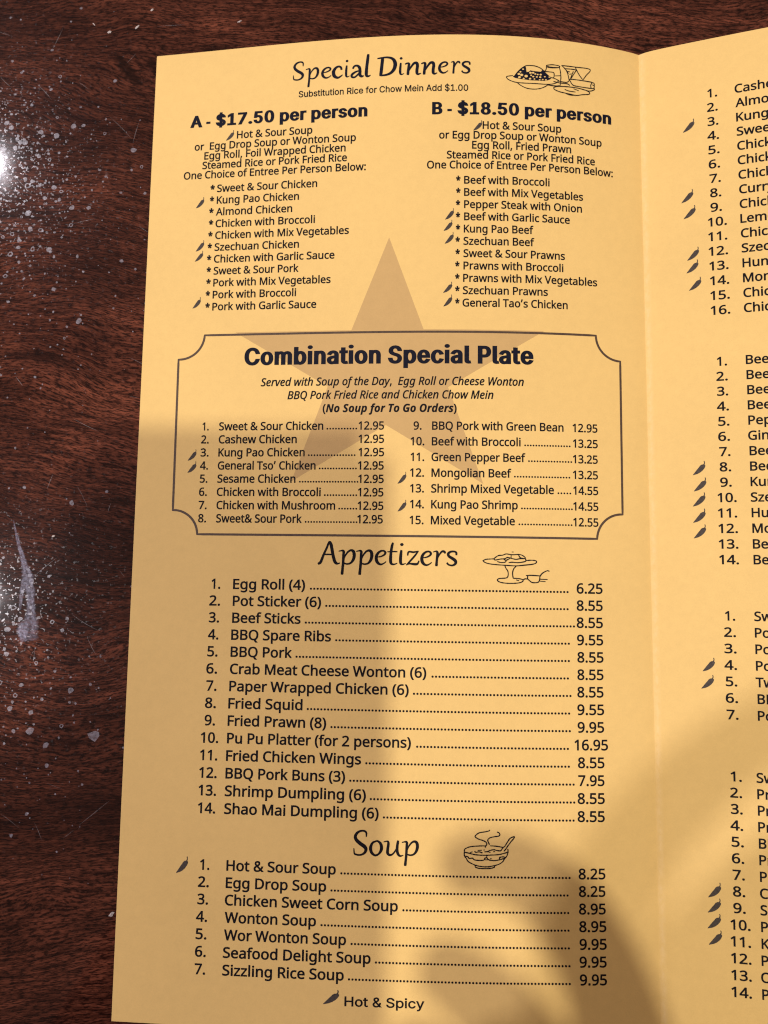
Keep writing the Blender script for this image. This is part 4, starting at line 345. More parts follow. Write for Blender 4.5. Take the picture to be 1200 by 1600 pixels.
HEADINGS = {
 'Appetizers': '52.42,152.03,0.6 53.03,151.53,0.67 53.79,149.59,0.56 54.64,147.64,0.51 55.23,146.14,0.49 55.62,146.01,0.46;55.51,146.05,0.67 55.87,146.93,0.77 56.36,149.39,0.74 56.83,151.14,0.77 57.32,151.83,0.67 57.91,151.92,0.39 58.31,151.74,0.25;53.7,149.45,0.39 55.03,149.43,0.39 56.18,149.48,0.39;58.02,148.53,0.28 58.55,148.4,0.32 59.08,148.36,0.53 59.35,148.69,0.63 59.31,149.36,0.63 59.23,151.81,0.63 59.08,153.57,0.63 58.98,154.76,0.7;59.43,150.85,0.21 59.81,149.7,0.35 60.59,148.64,0.46 61.38,148.25,0.56 62.03,148.58,0.74 62.26,149.59,0.77 62,150.82,0.67 61.35,151.7,0.49 60.47,152.01,0.42 59.76,151.9,0.39 59.32,151.64,0.25;62.88,148.53,0.28 63.41,148.4,0.32 63.93,148.36,0.53 64.2,148.7,0.63 64.16,149.36,0.63 64.08,151.81,0.63 63.93,153.56,0.63 63.82,154.75,0.7;64.27,150.85,0.21 64.66,149.71,0.35 65.44,148.65,0.46 66.22,148.25,0.56 66.88,148.58,0.74 67.1,149.59,0.77 66.84,150.82,0.67 66.18,151.7,0.49 65.31,152.01,0.42 64.61,151.9,0.39 64.16,151.64,0.25;68.44,150.05,0.24 69.58,149.87,0.35 70.49,149.39,0.45 70.8,148.8,0.56 70.35,148.32,0.45 69.48,148.42,0.49 68.69,149.09,0.63 68.32,150.05,0.73 68.46,151.1,0.77 68.99,151.8,0.63 69.7,152.02,0.45 70.48,151.69,0.31 71,151.25,0.24;72.83,146.16,0.49 72.61,146.95,0.63 72.37,148.53,0.66 72.25,150.28,0.73 72.32,151.5,0.7 72.76,151.95,0.49 73.46,151.92,0.35 74.07,151.65,0.21;71.41,148.57,0.28 72.72,148.49,0.35 74.03,148.51,0.32;75.17,148.2,0.56 75.04,149.37,0.7 74.97,150.77,0.73 75.07,151.68,0.66 75.47,151.95,0.42 75.99,151.84,0.28 76.39,151.66,0.17;75.25,146.33,0.6 75.29,146.54,0.95 75.33,146.76,0.6;76.93,149.47,0.35 77.03,148.74,0.42 77.45,148.47,0.42 78.49,148.6,0.45 79.8,148.31,0.28;79.77,148.34,0.35 78.85,149.59,0.45 77.64,151,0.45 76.61,152.11,0.31;76.61,152.04,0.28 77.48,151.74,0.42 78.7,151.86,0.59 79.48,151.82,0.56 79.83,151.41,0.38 80,150.97,0.31;80.9,150.13,0.24 82.03,149.94,0.35 82.94,149.46,0.45 83.24,148.88,0.56 82.8,148.4,0.45 81.93,148.49,0.49 81.15,149.17,0.63 80.78,150.13,0.73 80.91,151.17,0.77 81.44,151.86,0.63 82.14,152.08,0.45 82.92,151.76,0.31 83.44,151.32,0.24;83.9,148.49,0.24 84.43,148.31,0.31 84.86,148.36,0.52 85.04,148.83,0.63 84.96,149.79,0.59 84.83,151.18,0.59 84.77,152.17,0.66;85.05,150.31,0.21 85.56,149.17,0.38 86.26,148.34,0.49 86.87,148.37,0.59 87.13,148.75,0.45;90.18,149.17,0.49 90.14,148.59,0.49 89.57,148.3,0.45 88.61,148.38,0.52 87.97,148.91,0.63 88.18,149.61,0.66 89.14,150.22,0.73 89.89,150.81,0.77 89.95,151.55,0.63 89.15,152.08,0.45 88.11,151.92,0.42 87.67,151.46,0.49',
 'Soup': '66.7,224.05,0.29 66.72,223.19,0.43 66.39,222.71,0.46 65.53,222.57,0.46 64.43,223.01,0.56 63.8,224.01,0.72 64.09,224.94,0.78 65.16,225.86,0.85 66.23,226.56,0.85 66.66,227.31,0.75 66.27,228.22,0.56 65.21,228.74,0.43 64.02,228.66,0.43 63.59,228.32,0.36 63.45,227.13,0.23;69.39,225.08,0.39 68.38,225.6,0.52 67.89,226.84,0.72 68.17,228.05,0.65 69.11,228.74,0.49 70.08,228.33,0.49 70.75,227.17,0.72 70.59,225.87,0.69 69.9,225.17,0.46 69.36,225.08,0.39;71.35,225.27,0.23 71.94,225.09,0.29 72.48,225.16,0.49 72.59,225.81,0.62 72.42,227.12,0.65 72.43,228.1,0.68 73,228.57,0.52 73.84,228.22,0.39 74.67,227.06,0.36 75.08,226.07,0.29;75.15,224.96,0.59 74.96,226.07,0.62 74.91,227.38,0.68 75.23,228.35,0.62 75.79,228.74,0.42 76.54,228.53,0.2;76.22,225.26,0.26 76.73,225.13,0.29 77.24,225.09,0.49 77.49,225.39,0.59 77.45,226.01,0.59 77.35,228.29,0.59 77.2,229.92,0.59 77.09,231.03,0.65;77.55,227.39,0.2 77.92,226.33,0.33 78.67,225.33,0.42 79.43,224.95,0.52 80.06,225.25,0.68 80.27,226.19,0.72 80.01,227.33,0.62 79.38,228.16,0.46 78.54,228.46,0.39 77.86,228.36,0.36 77.44,228.13,0.23',
 'Special Dinners': '56.34,9.22,0.58 56.14,8.58,0.53 55.44,8.29,0.53 54.55,8.78,0.68 54.01,9.88,0.87 54.31,11.11,0.87 55.31,11.67,0.58 56.23,11.24,0.39 56.65,10.89,0.24;59.7,9.13,0.53 60.11,8.5,0.48 60.92,8.41,0.58 61.58,9.01,0.77 61.76,10.1,0.77 61.73,11.18,0.82 62.25,11.7,0.63 62.83,11.56,0.29;61.52,9.92,0.34 60.37,10.31,0.48 59.45,11,0.63 59.39,11.69,0.53 60.21,11.84,0.48 61.08,11.15,0.43 61.58,10.45,0.34;64.08,5.3,0.67 63.92,6.86,0.77 63.69,9.01,0.77 63.58,10.93,0.82 63.75,11.66,0.67 64.33,11.74,0.43 64.79,11.48,0.24;68.25,6.66,0.82 68.1,8.29,0.82 67.9,10.44,0.82 67.75,11.7,0.77;66.81,6.59,0.34 67.97,6.48,0.43 69.35,6.38,0.48 70.74,6.66,0.62 71.6,7.44,0.87 71.91,8.66,0.96 71.54,10.08,0.87 70.56,11.16,0.67 69.18,11.65,0.53 67.57,11.74,0.43;74.79,8.62,0.34 75.36,8.4,0.43 75.82,8.54,0.62 75.83,9.21,0.67 75.66,10.52,0.67 75.58,11.71,0.72;75.8,10.76,0.29 76.52,9.47,0.48 77.31,8.47,0.62 78.07,8.44,0.77 78.3,9.21,0.77 78.16,10.48,0.77 78.19,11.43,0.72 78.6,11.75,0.48 79.29,11.49,0.24;79.45,8.64,0.33 80.02,8.42,0.43 80.48,8.55,0.62 80.48,9.22,0.67 80.31,10.53,0.67 80.23,11.72,0.72;80.45,10.77,0.29 81.17,9.47,0.48 81.96,8.46,0.62 82.72,8.43,0.76 82.96,9.19,0.76 82.8,10.46,0.76 82.84,11.41,0.72 83.25,11.73,0.48 83.93,11.45,0.24;45.01,7.34,0.26 45.02,6.59,0.37 44.74,6.17,0.4 43.99,6.05,0.4 43.02,6.43,0.49 42.47,7.31,0.63 42.72,8.12,0.69 43.66,8.92,0.74 44.59,9.54,0.74 44.98,10.2,0.66 44.63,10.99,0.49 43.7,11.44,0.37 42.66,11.38,0.37 42.28,11.07,0.31 42.16,10.03,0.2;45.91,8.5,0.24 46.35,8.39,0.27 46.79,8.36,0.44 47.02,8.64,0.53 46.98,9.2,0.53 46.92,11.27,0.53 46.8,12.75,0.53 46.71,13.75,0.59;47.08,10.46,0.18 47.4,9.49,0.29 48.05,8.6,0.38 48.71,8.26,0.47 49.26,8.54,0.62 49.45,9.4,0.65 49.23,10.43,0.56 48.68,11.18,0.41 47.95,11.44,0.35 47.36,11.34,0.32 46.99,11.12,0.21;50.89,9.87,0.22 51.97,9.71,0.31 52.82,9.31,0.4 53.12,8.83,0.5 52.69,8.42,0.4 51.86,8.5,0.44 51.13,9.06,0.56 50.77,9.87,0.65 50.9,10.74,0.68 51.41,11.31,0.56 52.08,11.5,0.4 52.82,11.23,0.28 53.31,10.86,0.22;57.85,8.27,0.44 57.76,9.31,0.56 57.71,10.55,0.58 57.77,11.35,0.53 58.06,11.59,0.33 58.43,11.5,0.22 58.71,11.34,0.14;57.91,6.61,0.47 57.93,6.8,0.75 57.96,7,0.47;73.5,8.35,0.46 73.4,9.39,0.58 73.34,10.63,0.61 73.42,11.44,0.55 73.73,11.68,0.35 74.14,11.58,0.23 74.45,11.43,0.15;73.56,6.68,0.5 73.59,6.87,0.79 73.62,7.07,0.5;84.69,9.8,0.22 85.73,9.64,0.31 86.56,9.22,0.41 86.84,8.72,0.5 86.43,8.3,0.41 85.63,8.38,0.44 84.92,8.96,0.56 84.58,9.8,0.65 84.7,10.71,0.69 85.19,11.31,0.56 85.84,11.5,0.41 86.55,11.22,0.28 87.03,10.84,0.22;87.91,8.36,0.2 88.31,8.2,0.26 88.65,8.24,0.43 88.79,8.65,0.52 88.73,9.49,0.49 88.63,10.7,0.49 88.58,11.56,0.55;88.8,9.94,0.17 89.2,8.95,0.32 89.74,8.23,0.4 90.21,8.25,0.49 90.41,8.58,0.37;93.25,8.93,0.43 93.22,8.43,0.43 92.71,8.17,0.4 91.86,8.24,0.46 91.28,8.71,0.56 91.47,9.32,0.59 92.33,9.86,0.65 93,10.38,0.68 93.05,11.03,0.56 92.34,11.5,0.4 91.41,11.36,0.37 91.02,10.95,0.43',
}
DRAWINGS = {
 'plate_drawing': '103.81,12.55,0.2 104.04,12.18,0.2 105.65,11.86,0.2;103.81,12.55,0.2 104.38,13.13,0.2 106.11,13.76,0.2 108.43,13.93,0.2 111.91,13.86,0.2 115.66,13.8,0.2 117.78,13.36,0.2 118.96,12.51,0.2 118.73,12.18,0.2 117.55,11.76,0.2 116.72,11.65,0.2;106.92,13.95,0.2 108.2,14.83,0.2 109.82,15.45,0.2 111.91,15.55,0.2 113.78,15.16,0.2 115.18,14.44,0.2 116.01,13.77,0.2;106.11,11.96,0.2 107.27,10.45,0.2 108.67,9.16,0.2 109.83,8.6,0.2 111.93,8.56,0.2 113.56,9.03,0.2 114.5,9.68,0.2 114.97,10.12,0.2;115.45,8.14,0.21 115.32,9.36,0.21 114.85,9.89,0.21;115.45,8.09,0.21 117.1,7.74,0.21 118.99,7.85,0.21 119.27,8.28,0.21 117.56,8.66,0.21 115.68,8.6,0.21 115.45,8.09,0.21;115.68,8.41,0.21 117.09,8.51,0.21 118.75,8.44,0.21;119.27,8.36,0.21 119.57,9.66,0.21 119.68,11.35,0.21 119.55,12.57,0.21;114.97,10,0.21 116.38,9.99,0.21 117.56,10.11,0.21 117.67,11.07,0.21 117.55,11.57,0.21;117.79,11.06,0.21 119.45,10.84,0.21;119.94,7.67,0.21 124,7.67,0.21 128.48,7.77,0.21 127.24,9.8,0.21 126.33,11.22,0.21;119.94,7.67,0.21 121.12,8.76,0.21 121.83,10.38,0.21 122.1,11.85,0.21;124,7.67,0.21 124.36,8.48,0.21 125.19,9.96,0.21 126.14,11.17,0.21;124.36,8.48,0.21 123.5,9.93,0.21 122.65,11.37,0.21;120.77,8.55,0.21 122.56,8.46,0.21 124.24,8.49,0.21;123.39,9.09,0.21 122.54,11.32,0.21;121.36,8.97,0.21 121.95,9.88,0.21;122.31,10.08,0.21 122.83,9.87,0.21;121.72,9.29,0.21 122.31,9.34,0.21;122.29,11.66,0.21 123.01,11.53,0.21 126.13,11.54,0.21 129.29,11.71,0.21 129.67,12.39,0.21 129.51,13.39,0.21 128.29,13.57,0.21 125.15,13.5,0.21 123.24,13.25,0.21 122.29,11.9,0.21;128.99,11.87,0.21 128.59,12.67,0.21 128.73,13.51,0.21;129.15,12.46,0.21 129.52,12.53,0.21;119.79,12.6,0.21 121.33,12.67,0.21 122.1,12.1,0.21;117.53,14.59,0.21 118.72,14.16,0.21 121.32,13.96,0.21 124.91,14.02,0.21 128.04,14.46,0.21 129.62,13.87,0.21 129.63,13.38,0.21;117.53,14.59,0.21 117.77,15.17,0.21 119.41,15.74,0.21 122.02,16.06,0.21 124.17,16.3,0.21 126.09,15.82,0.21 128.03,15.44,0.21 128.15,14.81,0.21 127.43,14.5,0.21;120.84,14.86,0.21 122.03,15.21,0.21 123.94,15.28,0.21;123.47,14.37,0.21 124.9,14.75,0.21;121.31,16.14,0.21 122.49,16.37,0.21 123.93,16.26,0.21;115.89,14.02,0.21 117.77,14.09,0.21 119.43,13.92,0.21;119.55,12.57,0.21 119.43,13.92,0.21;118.73,12.42,0.21 119.91,12.66,0.21;117.54,12.78,0.21 119.43,13.07,0.21;119.43,13.07,0.21 121.57,13.08,0.21 122.28,13.49,0.21',
 'cake_stand_drawing': '97.41,150.68,0.24 98.19,150.32,0.24 99.23,150.22,0.24 100.37,150.15,0.24;97.41,150.68,0.24 98.02,151.19,0.24 99.41,151.55,0.24 101.5,151.75,0.24 103.59,151.86,0.24 106.38,151.98,0.24 108.82,151.74,0.24 111.09,151.45,0.24 111.97,151,0.24 111.8,150.52,0.24 110.57,150.38,0.24 109.08,150.52,0.24;100.37,150.15,0.24 100.8,149.76,0.24 101.67,149.23,0.24 102.72,149.13,0.24 103.76,148.77,0.24 105.33,148.97,0.24 107.43,148.89,0.24 108.48,149.31,0.24 108.91,149.74,0.24 108.65,150,0.24 107.43,150.02,0.24 106.38,150.21,0.24 104.98,149.92,0.24 104.11,149.72,0.24 103.33,150.08,0.24 102.19,150.18,0.24 100.8,150.46,0.24 100.37,150.2,0.24;105.07,149.01,0.24 105.07,149.79,0.24;107.08,148.98,0.24 107.6,149.76,0.24 108.65,149.97,0.24;103.33,150.08,0.24 103.59,150.51,0.24 104.63,150.06,0.24;101.32,150.89,0.24 102.37,151.13,0.24 103.41,151.03,0.24 103.67,150.59,0.24 103.07,150.25,0.24;104.46,151.14,0.24 105.33,151.01,0.24 107.07,151.1,0.24 108.82,150.78,0.24 109.09,150.43,0.24 108.91,149.83,0.24;105.33,148.22,0.24 105.68,148.22,0.24;103.33,151.9,0.24 103.67,152.68,0.24 104.14,153.37,0.24 104.28,154.23,0.24 104.11,155.01,0.24 103.58,155.32,0.24 101.84,155.48,0.24 101.32,155.92,0.24 102.02,156.43,0.24 103.58,156.7,0.24 105.67,156.72,0.24 107.41,156.53,0.24 108.28,156.08,0.24 108.11,155.65,0.24 107.06,155.41,0.24 105.67,155.34,0.24;106.46,152.03,0.24 105.76,152.82,0.24 105.47,153.87,0.24 105.53,154.74,0.24 105.64,155.34,0.24;106.54,155.8,0.24 107.15,155.96,0.24;109.16,154.55,0.24 110.56,154.49,0.24 112.83,154.6,0.24;109.59,154.68,0.24 109.54,155.37,0.24 110.03,155.89,0.24 110.72,156.4,0.24 111.77,156.47,0.24 112.47,156.29,0.24 112.82,155.68,0.24 112.91,154.72,0.24;113,154.72,0.24 113.35,154.11,0.24 114.06,153.58,0.24 114.94,153.18,0.24 115.46,153.3,0.24;113,155.5,0.24 114.92,155.56,0.24;112.82,156.02,0.24 114.39,156.14,0.24;108.28,155.82,0.24 108.81,155.47,0.24 109.5,155.51,0.24',
 'soup_bowl_drawing': '92.61,227,0.23 92.75,226.59,0.23 93.66,226.1,0.23 95.34,225.8,0.23 98.15,225.66,0.23;99.41,225.64,0.23 100.96,225.71,0.23 102.64,225.96,0.23;104.05,226.41,0.23 104.11,227.09,0.23 104.04,227.36,0.23;92.61,227,0.23 92.62,228.22,0.23 93.18,229.02,0.23 93.53,229.62,0.23 94.37,230.15,0.23 95.35,230.6,0.23 95.49,231.07,0.23;104.04,227.36,0.23 103.76,228.17,0.23 103.06,229,0.23 102.78,229.54,0.23 101.8,230.23,0.23 100.67,230.65,0.23 100.53,231.06,0.23;95.49,230.6,0.23 96.47,230.85,0.23 97.87,230.99,0.23 99.27,230.91,0.23 100.67,230.58,0.23;95.49,231.14,0.23 96.47,231.39,0.23 97.87,231.44,0.23 99.55,231.34,0.23 100.53,231.06,0.23;92.82,227.4,0.23 94.09,227.65,0.23 95.49,227.96,0.23 97.59,228.06,0.23 99.55,227.99,0.23 101.8,227.8,0.23 103.48,227.37,0.23 104.04,227.09,0.23;92.97,228.35,0.23 93.67,228.61,0.23 93.88,228.94,0.23 94.79,228.86,0.23 95.21,229.25,0.23 96.47,229.39,0.23 97.73,229.28,0.23 98.01,228.8,0.23 98.57,228.72,0.23 98.99,229.19,0.23 100.54,229.37,0.23 101.8,229.15,0.23 102.78,228.86,0.23 103.41,228.65,0.23 102.92,228.39,0.23 101.94,228.54,0.23 101.87,228.88,0.23;98.5,228.12,0.23 98.5,228.66,0.23;98.15,229.2,0.23 98.71,229.2,0.23;94.09,227.52,0.23 94.65,227.24,0.23;95.35,227.09,0.23 95.63,227.35,0.23 96.47,227.2,0.23 97.31,227.46,0.23;96.19,226.83,0.23 97.17,226.79,0.23;97.94,227.18,0.23 98.71,227.1,0.23 99.27,226.82,0.23 100.4,226.6,0.23 100.96,226.75,0.23 102.08,226.87,0.23 102.57,226.3,0.23 102.92,225.88,0.23;98.71,227.1,0.23 99.41,227.29,0.23;100.26,227.1,0.23 100.61,227.1,0.23;102.57,226.02,0.23 103.2,225.74,0.23 103.91,224.65,0.23 104.61,223.69,0.23 105.46,223.27,0.23 105.81,223.27,0.23 105.6,223.68,0.23 104.89,224.5,0.23 104.05,225.6,0.23 103.48,226.42,0.23 103.06,226.9,0.23;98.08,226.09,0.23 98.15,225.75,0.23 98.5,225.27,0.23 98.29,224.73,0.23 97.59,224.34,0.23 96.46,224.02,0.23 95.62,223.56,0.23 95.48,223.15,0.23 96.46,222.39,0.23 97.87,222.13,0.23 98.99,221.87,0.23 99.27,221.66,0.23;99.2,225.29,0.23 98.85,224.59,0.23 98.78,224.11,0.23 99.41,223.56,0.23 100.68,223.27,0.23 101.66,223.12,0.23 101.94,222.71,0.23 101.66,222.24,0.23 101.24,222.11,0.23;97.73,226.71,0.23 97.9,226.71,0.23;99.44,228.89,0.23 99.67,228.88,0.23;105.53,223.24,0.23 105.77,223.3,0.23',
}
RICE_FILL = ['105.61,12.18 106.11,11.84 107.04,10.66 108.43,9.23 109.41,8.92 109.55,10.06 109.64,10.59 110.29,10.45 110.76,9.98 111.27,10.08 112.39,10.14 113.79,10.17 114.27,9.50 114.85,9.93 115.32,10.45 116.14,11.10 116.79,11.93 116.37,12.29 115.31,12.79 113.79,12.87 110.75,12.96 107.97,12.76 106.35,12.54', '107.09,11.06 107.44,10.94 107.76,11.08 107.80,11.38 107.53,11.61 107.15,11.59 106.96,11.35', '108.36,11.88 107.94,11.87 107.72,11.59 107.86,11.27 108.26,11.13 108.61,11.29 108.66,11.62', '107.52,11.89 107.87,11.98 107.98,12.27 107.76,12.53 107.38,12.57 107.13,12.36 107.20,12.06', '109.91,12.04 109.49,12.23 109.07,12.09 108.98,11.73 109.27,11.42 109.74,11.40 110.02,11.68', '108.93,12.79 108.64,12.82 108.46,12.65 108.52,12.42 108.77,12.30 109.03,12.38 109.10,12.60', '110.64,10.40 110.99,10.42 111.17,10.65 111.03,10.92 110.69,11.03 110.40,10.89 110.38,10.61', '111.90,10.53 111.84,10.80 111.54,10.95 111.24,10.87 111.15,10.62 111.34,10.39 111.68,10.35', '112.15,11.20 111.91,11.12 111.86,10.92 112.03,10.74 112.30,10.73 112.46,10.88 112.39,11.10', '113.16,11.09 113.00,11.27 112.73,11.31 112.56,11.16 112.61,10.95 112.84,10.83 113.09,10.89', '114.06,11.13 113.81,11.30 113.51,11.26 113.38,11.04 113.53,10.81 113.84,10.74 114.07,10.88', '111.25,11.40 111.16,11.61 110.92,11.70 110.69,11.61 110.65,11.40 110.83,11.24 111.10,11.23', '111.52,12.06 111.28,11.95 111.26,11.72 111.47,11.55 111.76,11.56 111.90,11.75 111.80,11.98', '112.34,11.93 112.35,11.72 112.57,11.57 112.82,11.61 112.93,11.80 112.80,12.00 112.54,12.05', '113.86,11.98 113.57,12.09 113.30,11.99 113.26,11.74 113.48,11.55 113.79,11.54 113.96,11.74', '110.96,12.30 111.00,12.56 110.77,12.77 110.44,12.77 110.26,12.56 110.36,12.30 110.68,12.18', '111.77,12.31 112.01,12.27 112.19,12.40 112.16,12.60 111.95,12.71 111.72,12.67 111.64,12.49', '113.72,12.60 113.60,12.78 113.36,12.84 113.18,12.72 113.19,12.53 113.39,12.40 113.62,12.43', '114.59,12.54 114.42,12.70 114.17,12.69 114.04,12.54 114.13,12.35 114.36,12.26 114.57,12.35', '114.99,12.65 114.98,12.44 115.18,12.28 115.45,12.29 115.57,12.47 115.47,12.67 115.21,12.75', '114.79,11.76 114.68,11.60 114.78,11.41 115.02,11.34 115.21,11.44 115.22,11.64 115.03,11.78', '116.06,11.44 116.28,11.30 116.54,11.34 116.63,11.53 116.50,11.73 116.23,11.78 116.04,11.66', '108.90,9.84 108.70,10.00 108.44,9.98 108.31,9.80 108.41,9.60 108.67,9.52 108.89,9.63', '107.96,10.37 108.14,10.52 108.10,10.73 107.87,10.85 107.63,10.79 107.55,10.59 107.70,10.41']
STAR = '70.77,59.71 80.71,86.32 114.41,86.40 87.65,102.75 97.45,129.64 70.48,113.40 44.30,129.20 54.03,102.44 27.14,86.34 60.45,86.39'
BOX = '18.15,87.00 129.23,87.02 136.23,94.09 136.14,137.38 128.84,144.26 18.07,144.15 10.84,137.41 10.71,94.04'
CHILIES = [(22.43, 28.49, 24.84, 25.31), (14.06, 48.78, 16.5, 45.38), (14.5, 61.94, 16.98, 58.5), (14.35, 64.97, 16.79, 61.72), (14.21, 79.01, 16.6, 75.58), (94.33, 28.57, 96.87, 25.44), (86.5, 54.75, 89.01, 51.34), (86.11, 58.04, 88.61, 54.75), (86.44, 61.76, 88.99, 58.29), (86.1, 75.92, 88.66, 72.66), (86.2, 79.83, 88.68, 76.34), (14.56, 123.39, 17.02, 120.04), (14.59, 126.86, 17.1, 123.52), (73.91, 129.83, 76.35, 126.45), (74.0, 137.5, 76.42, 134.19), (15.82, 235.03, 18.96, 230.65), (56.02, 266.35, 60.25, 262.69), (154.73, 27.21, 157.75, 23.39), (153.86, 48.3, 156.95, 44.45), (154.3, 53.14, 157.43, 49.28), (154.93, 65.49, 157.97, 61.63), (154.66, 69.17, 157.72, 65.34), (155.17, 74.27, 158.32, 70.45), (154.87, 126.57, 158.02, 122.66), (155.0, 131.06, 158.16, 127.21), (154.66, 135.21, 157.83, 131.3), (154.63, 139.67, 157.77, 135.75), (154.69, 143.93, 157.78, 140.05), (155.97, 179.48, 159.04, 175.75), (155.57, 184.03, 158.7, 180.3), (155.94, 237.36, 159.11, 233.41), (155.74, 241.17, 158.98, 237.38), (155.6, 245.11, 158.89, 241.24), (155.81, 249.13, 159.05, 245.31)]

# ------------------------------------------------------------------ helpers
def tag(o, label=None, cat=None, group=None, kind=None):
    if label: o['label'] = label
    if cat: o['category'] = cat
    if group: o['group'] = group
    if kind: o['kind'] = kind
    return o
def empty(name, loc):
    o = bpy.data.objects.new(name, None); C.objects.link(o); o.location = loc
    o.empty_display_size = 0.02
    return o
def link_mesh(name, verts, faces, mat, parent=None, smooth=False):
    me = bpy.data.meshes.new(name); me.from_pydata(verts, [], faces); me.update()
    if smooth:
        for p in me.polygons: p.use_smooth = True
    me.materials.append(mat)
    o = bpy.data.objects.new(name, me); C.objects.link(o)
    if parent:
        o.parent = parent
        o.matrix_parent_inverse = Matrix.Translation(parent.location).inverted() if parent.parent is None else Matrix.Identity(4)
    return o
def smooth(p, n=5):
    if len(p) < 3: return p
    q = [tuple(2 * a - b for a, b in zip(p[0], p[1]))] + p + [tuple(2 * a - b for a, b in zip(p[-1], p[-2]))]
    out = []
    for i in range(1, len(q) - 2):
        for j in range(n):
            t = j / n
            out.append(tuple(.5 * (2 * b + (c - a) * t + (2 * a - 5 * b + 4 * c - d) * t * t + (3 * b - a - 3 * c + d) * t**3) for a, b, c, d in zip(q[i - 1], q[i], q[i + 1], q[i + 2])))
    out.append(p[-1]); return out
class NT:
    def __init__(self, name):
        self.m = bpy.data.materials.new(name); self.m.use_nodes = True
        self.t = self.m.node_tree; self.t.nodes.clear()
        self.out = self.n('ShaderNodeOutputMaterial'); self.b = self.n('ShaderNodeBsdfPrincipled')
        self.l(self.b.outputs[0], self.out.inputs[0])
    def n(self, kind, **kw):
        x = self.t.nodes.new(kind)
        for k, v in kw.items(): setattr(x, k, v)
        return x
    def l(self, a, b): self.t.links.new(a, b)
    def val(self, sock, v):
        if hasattr(v, 'is_linked') or hasattr(v, 'links'): self.l(v, sock)
        else: sock.default_value = v
    def math(self, op, a, b=0.0, c=None, clamp=False):
        x = self.n('ShaderNodeMath', operation=op, use_clamp=clamp)
        self.val(x.inputs[0], a); self.val(x.inputs[1], b)
        if c is not None: self.val(x.inputs[2], c)
        return x.outputs[0]
    def noise(self, vec, scale=1.0, detail=2.0, rough=0.5, dist=0.0):
        x = self.n('ShaderNodeTexNoise'); self.l(vec, x.inputs['Vector'])
        x.inputs['Scale'].default_value = scale; x.inputs['Detail'].default_value = detail
        x.inputs['Roughness'].default_value = rough; x.inputs['Distortion'].default_value = dist
        return x.outputs[0]
    def map(self, v, a, b, c=0.0, d=1.0):
        x = self.n('ShaderNodeMapRange'); self.val(x.inputs[0], v)
        for i, q in enumerate((a, b, c, d)): x.inputs[i + 1].default_value = q
        return x.outputs[0]
    def mix(self, f, a, b, mode='MIX'):
        x = self.n('ShaderNodeMix', data_type='RGBA', blend_type=mode)
        self.val(x.inputs[0], f)
        self.val(x.inputs[6], a if hasattr(a, 'links') else (*a, 1)); self.val(x.inputs[7], b if hasattr(b, 'links') else (*b, 1))
        return x.outputs[2]
    def xyz(self, x, y, z=0.0):
        k = self.n('ShaderNodeCombineXYZ')
        for i, q in enumerate((x, y, z)): self.val(k.inputs[i], q)
        return k.outputs[0]
    def mm(self):
        g = self.n('ShaderNodeNewGeometry')
        s = self.n('ShaderNodeVectorMath', operation='SCALE'); self.l(g.outputs['Position'], s.inputs[0]); s.inputs[3].default_value = 1000.0
        p = self.n('ShaderNodeSeparateXYZ'); self.l(s.outputs[0], p.inputs[0])
        return s.outputs[0], p.outputs[0], p.outputs[1]
    def bump(self, h, strength, dist):
        x = self.n('ShaderNodeBump'); self.l(h, x.inputs['Height'])
        x.inputs['Strength'].default_value = strength; x.inputs['Distance'].default_value = dist
        self.l(x.outputs[0], self.b.inputs['Normal']); return x

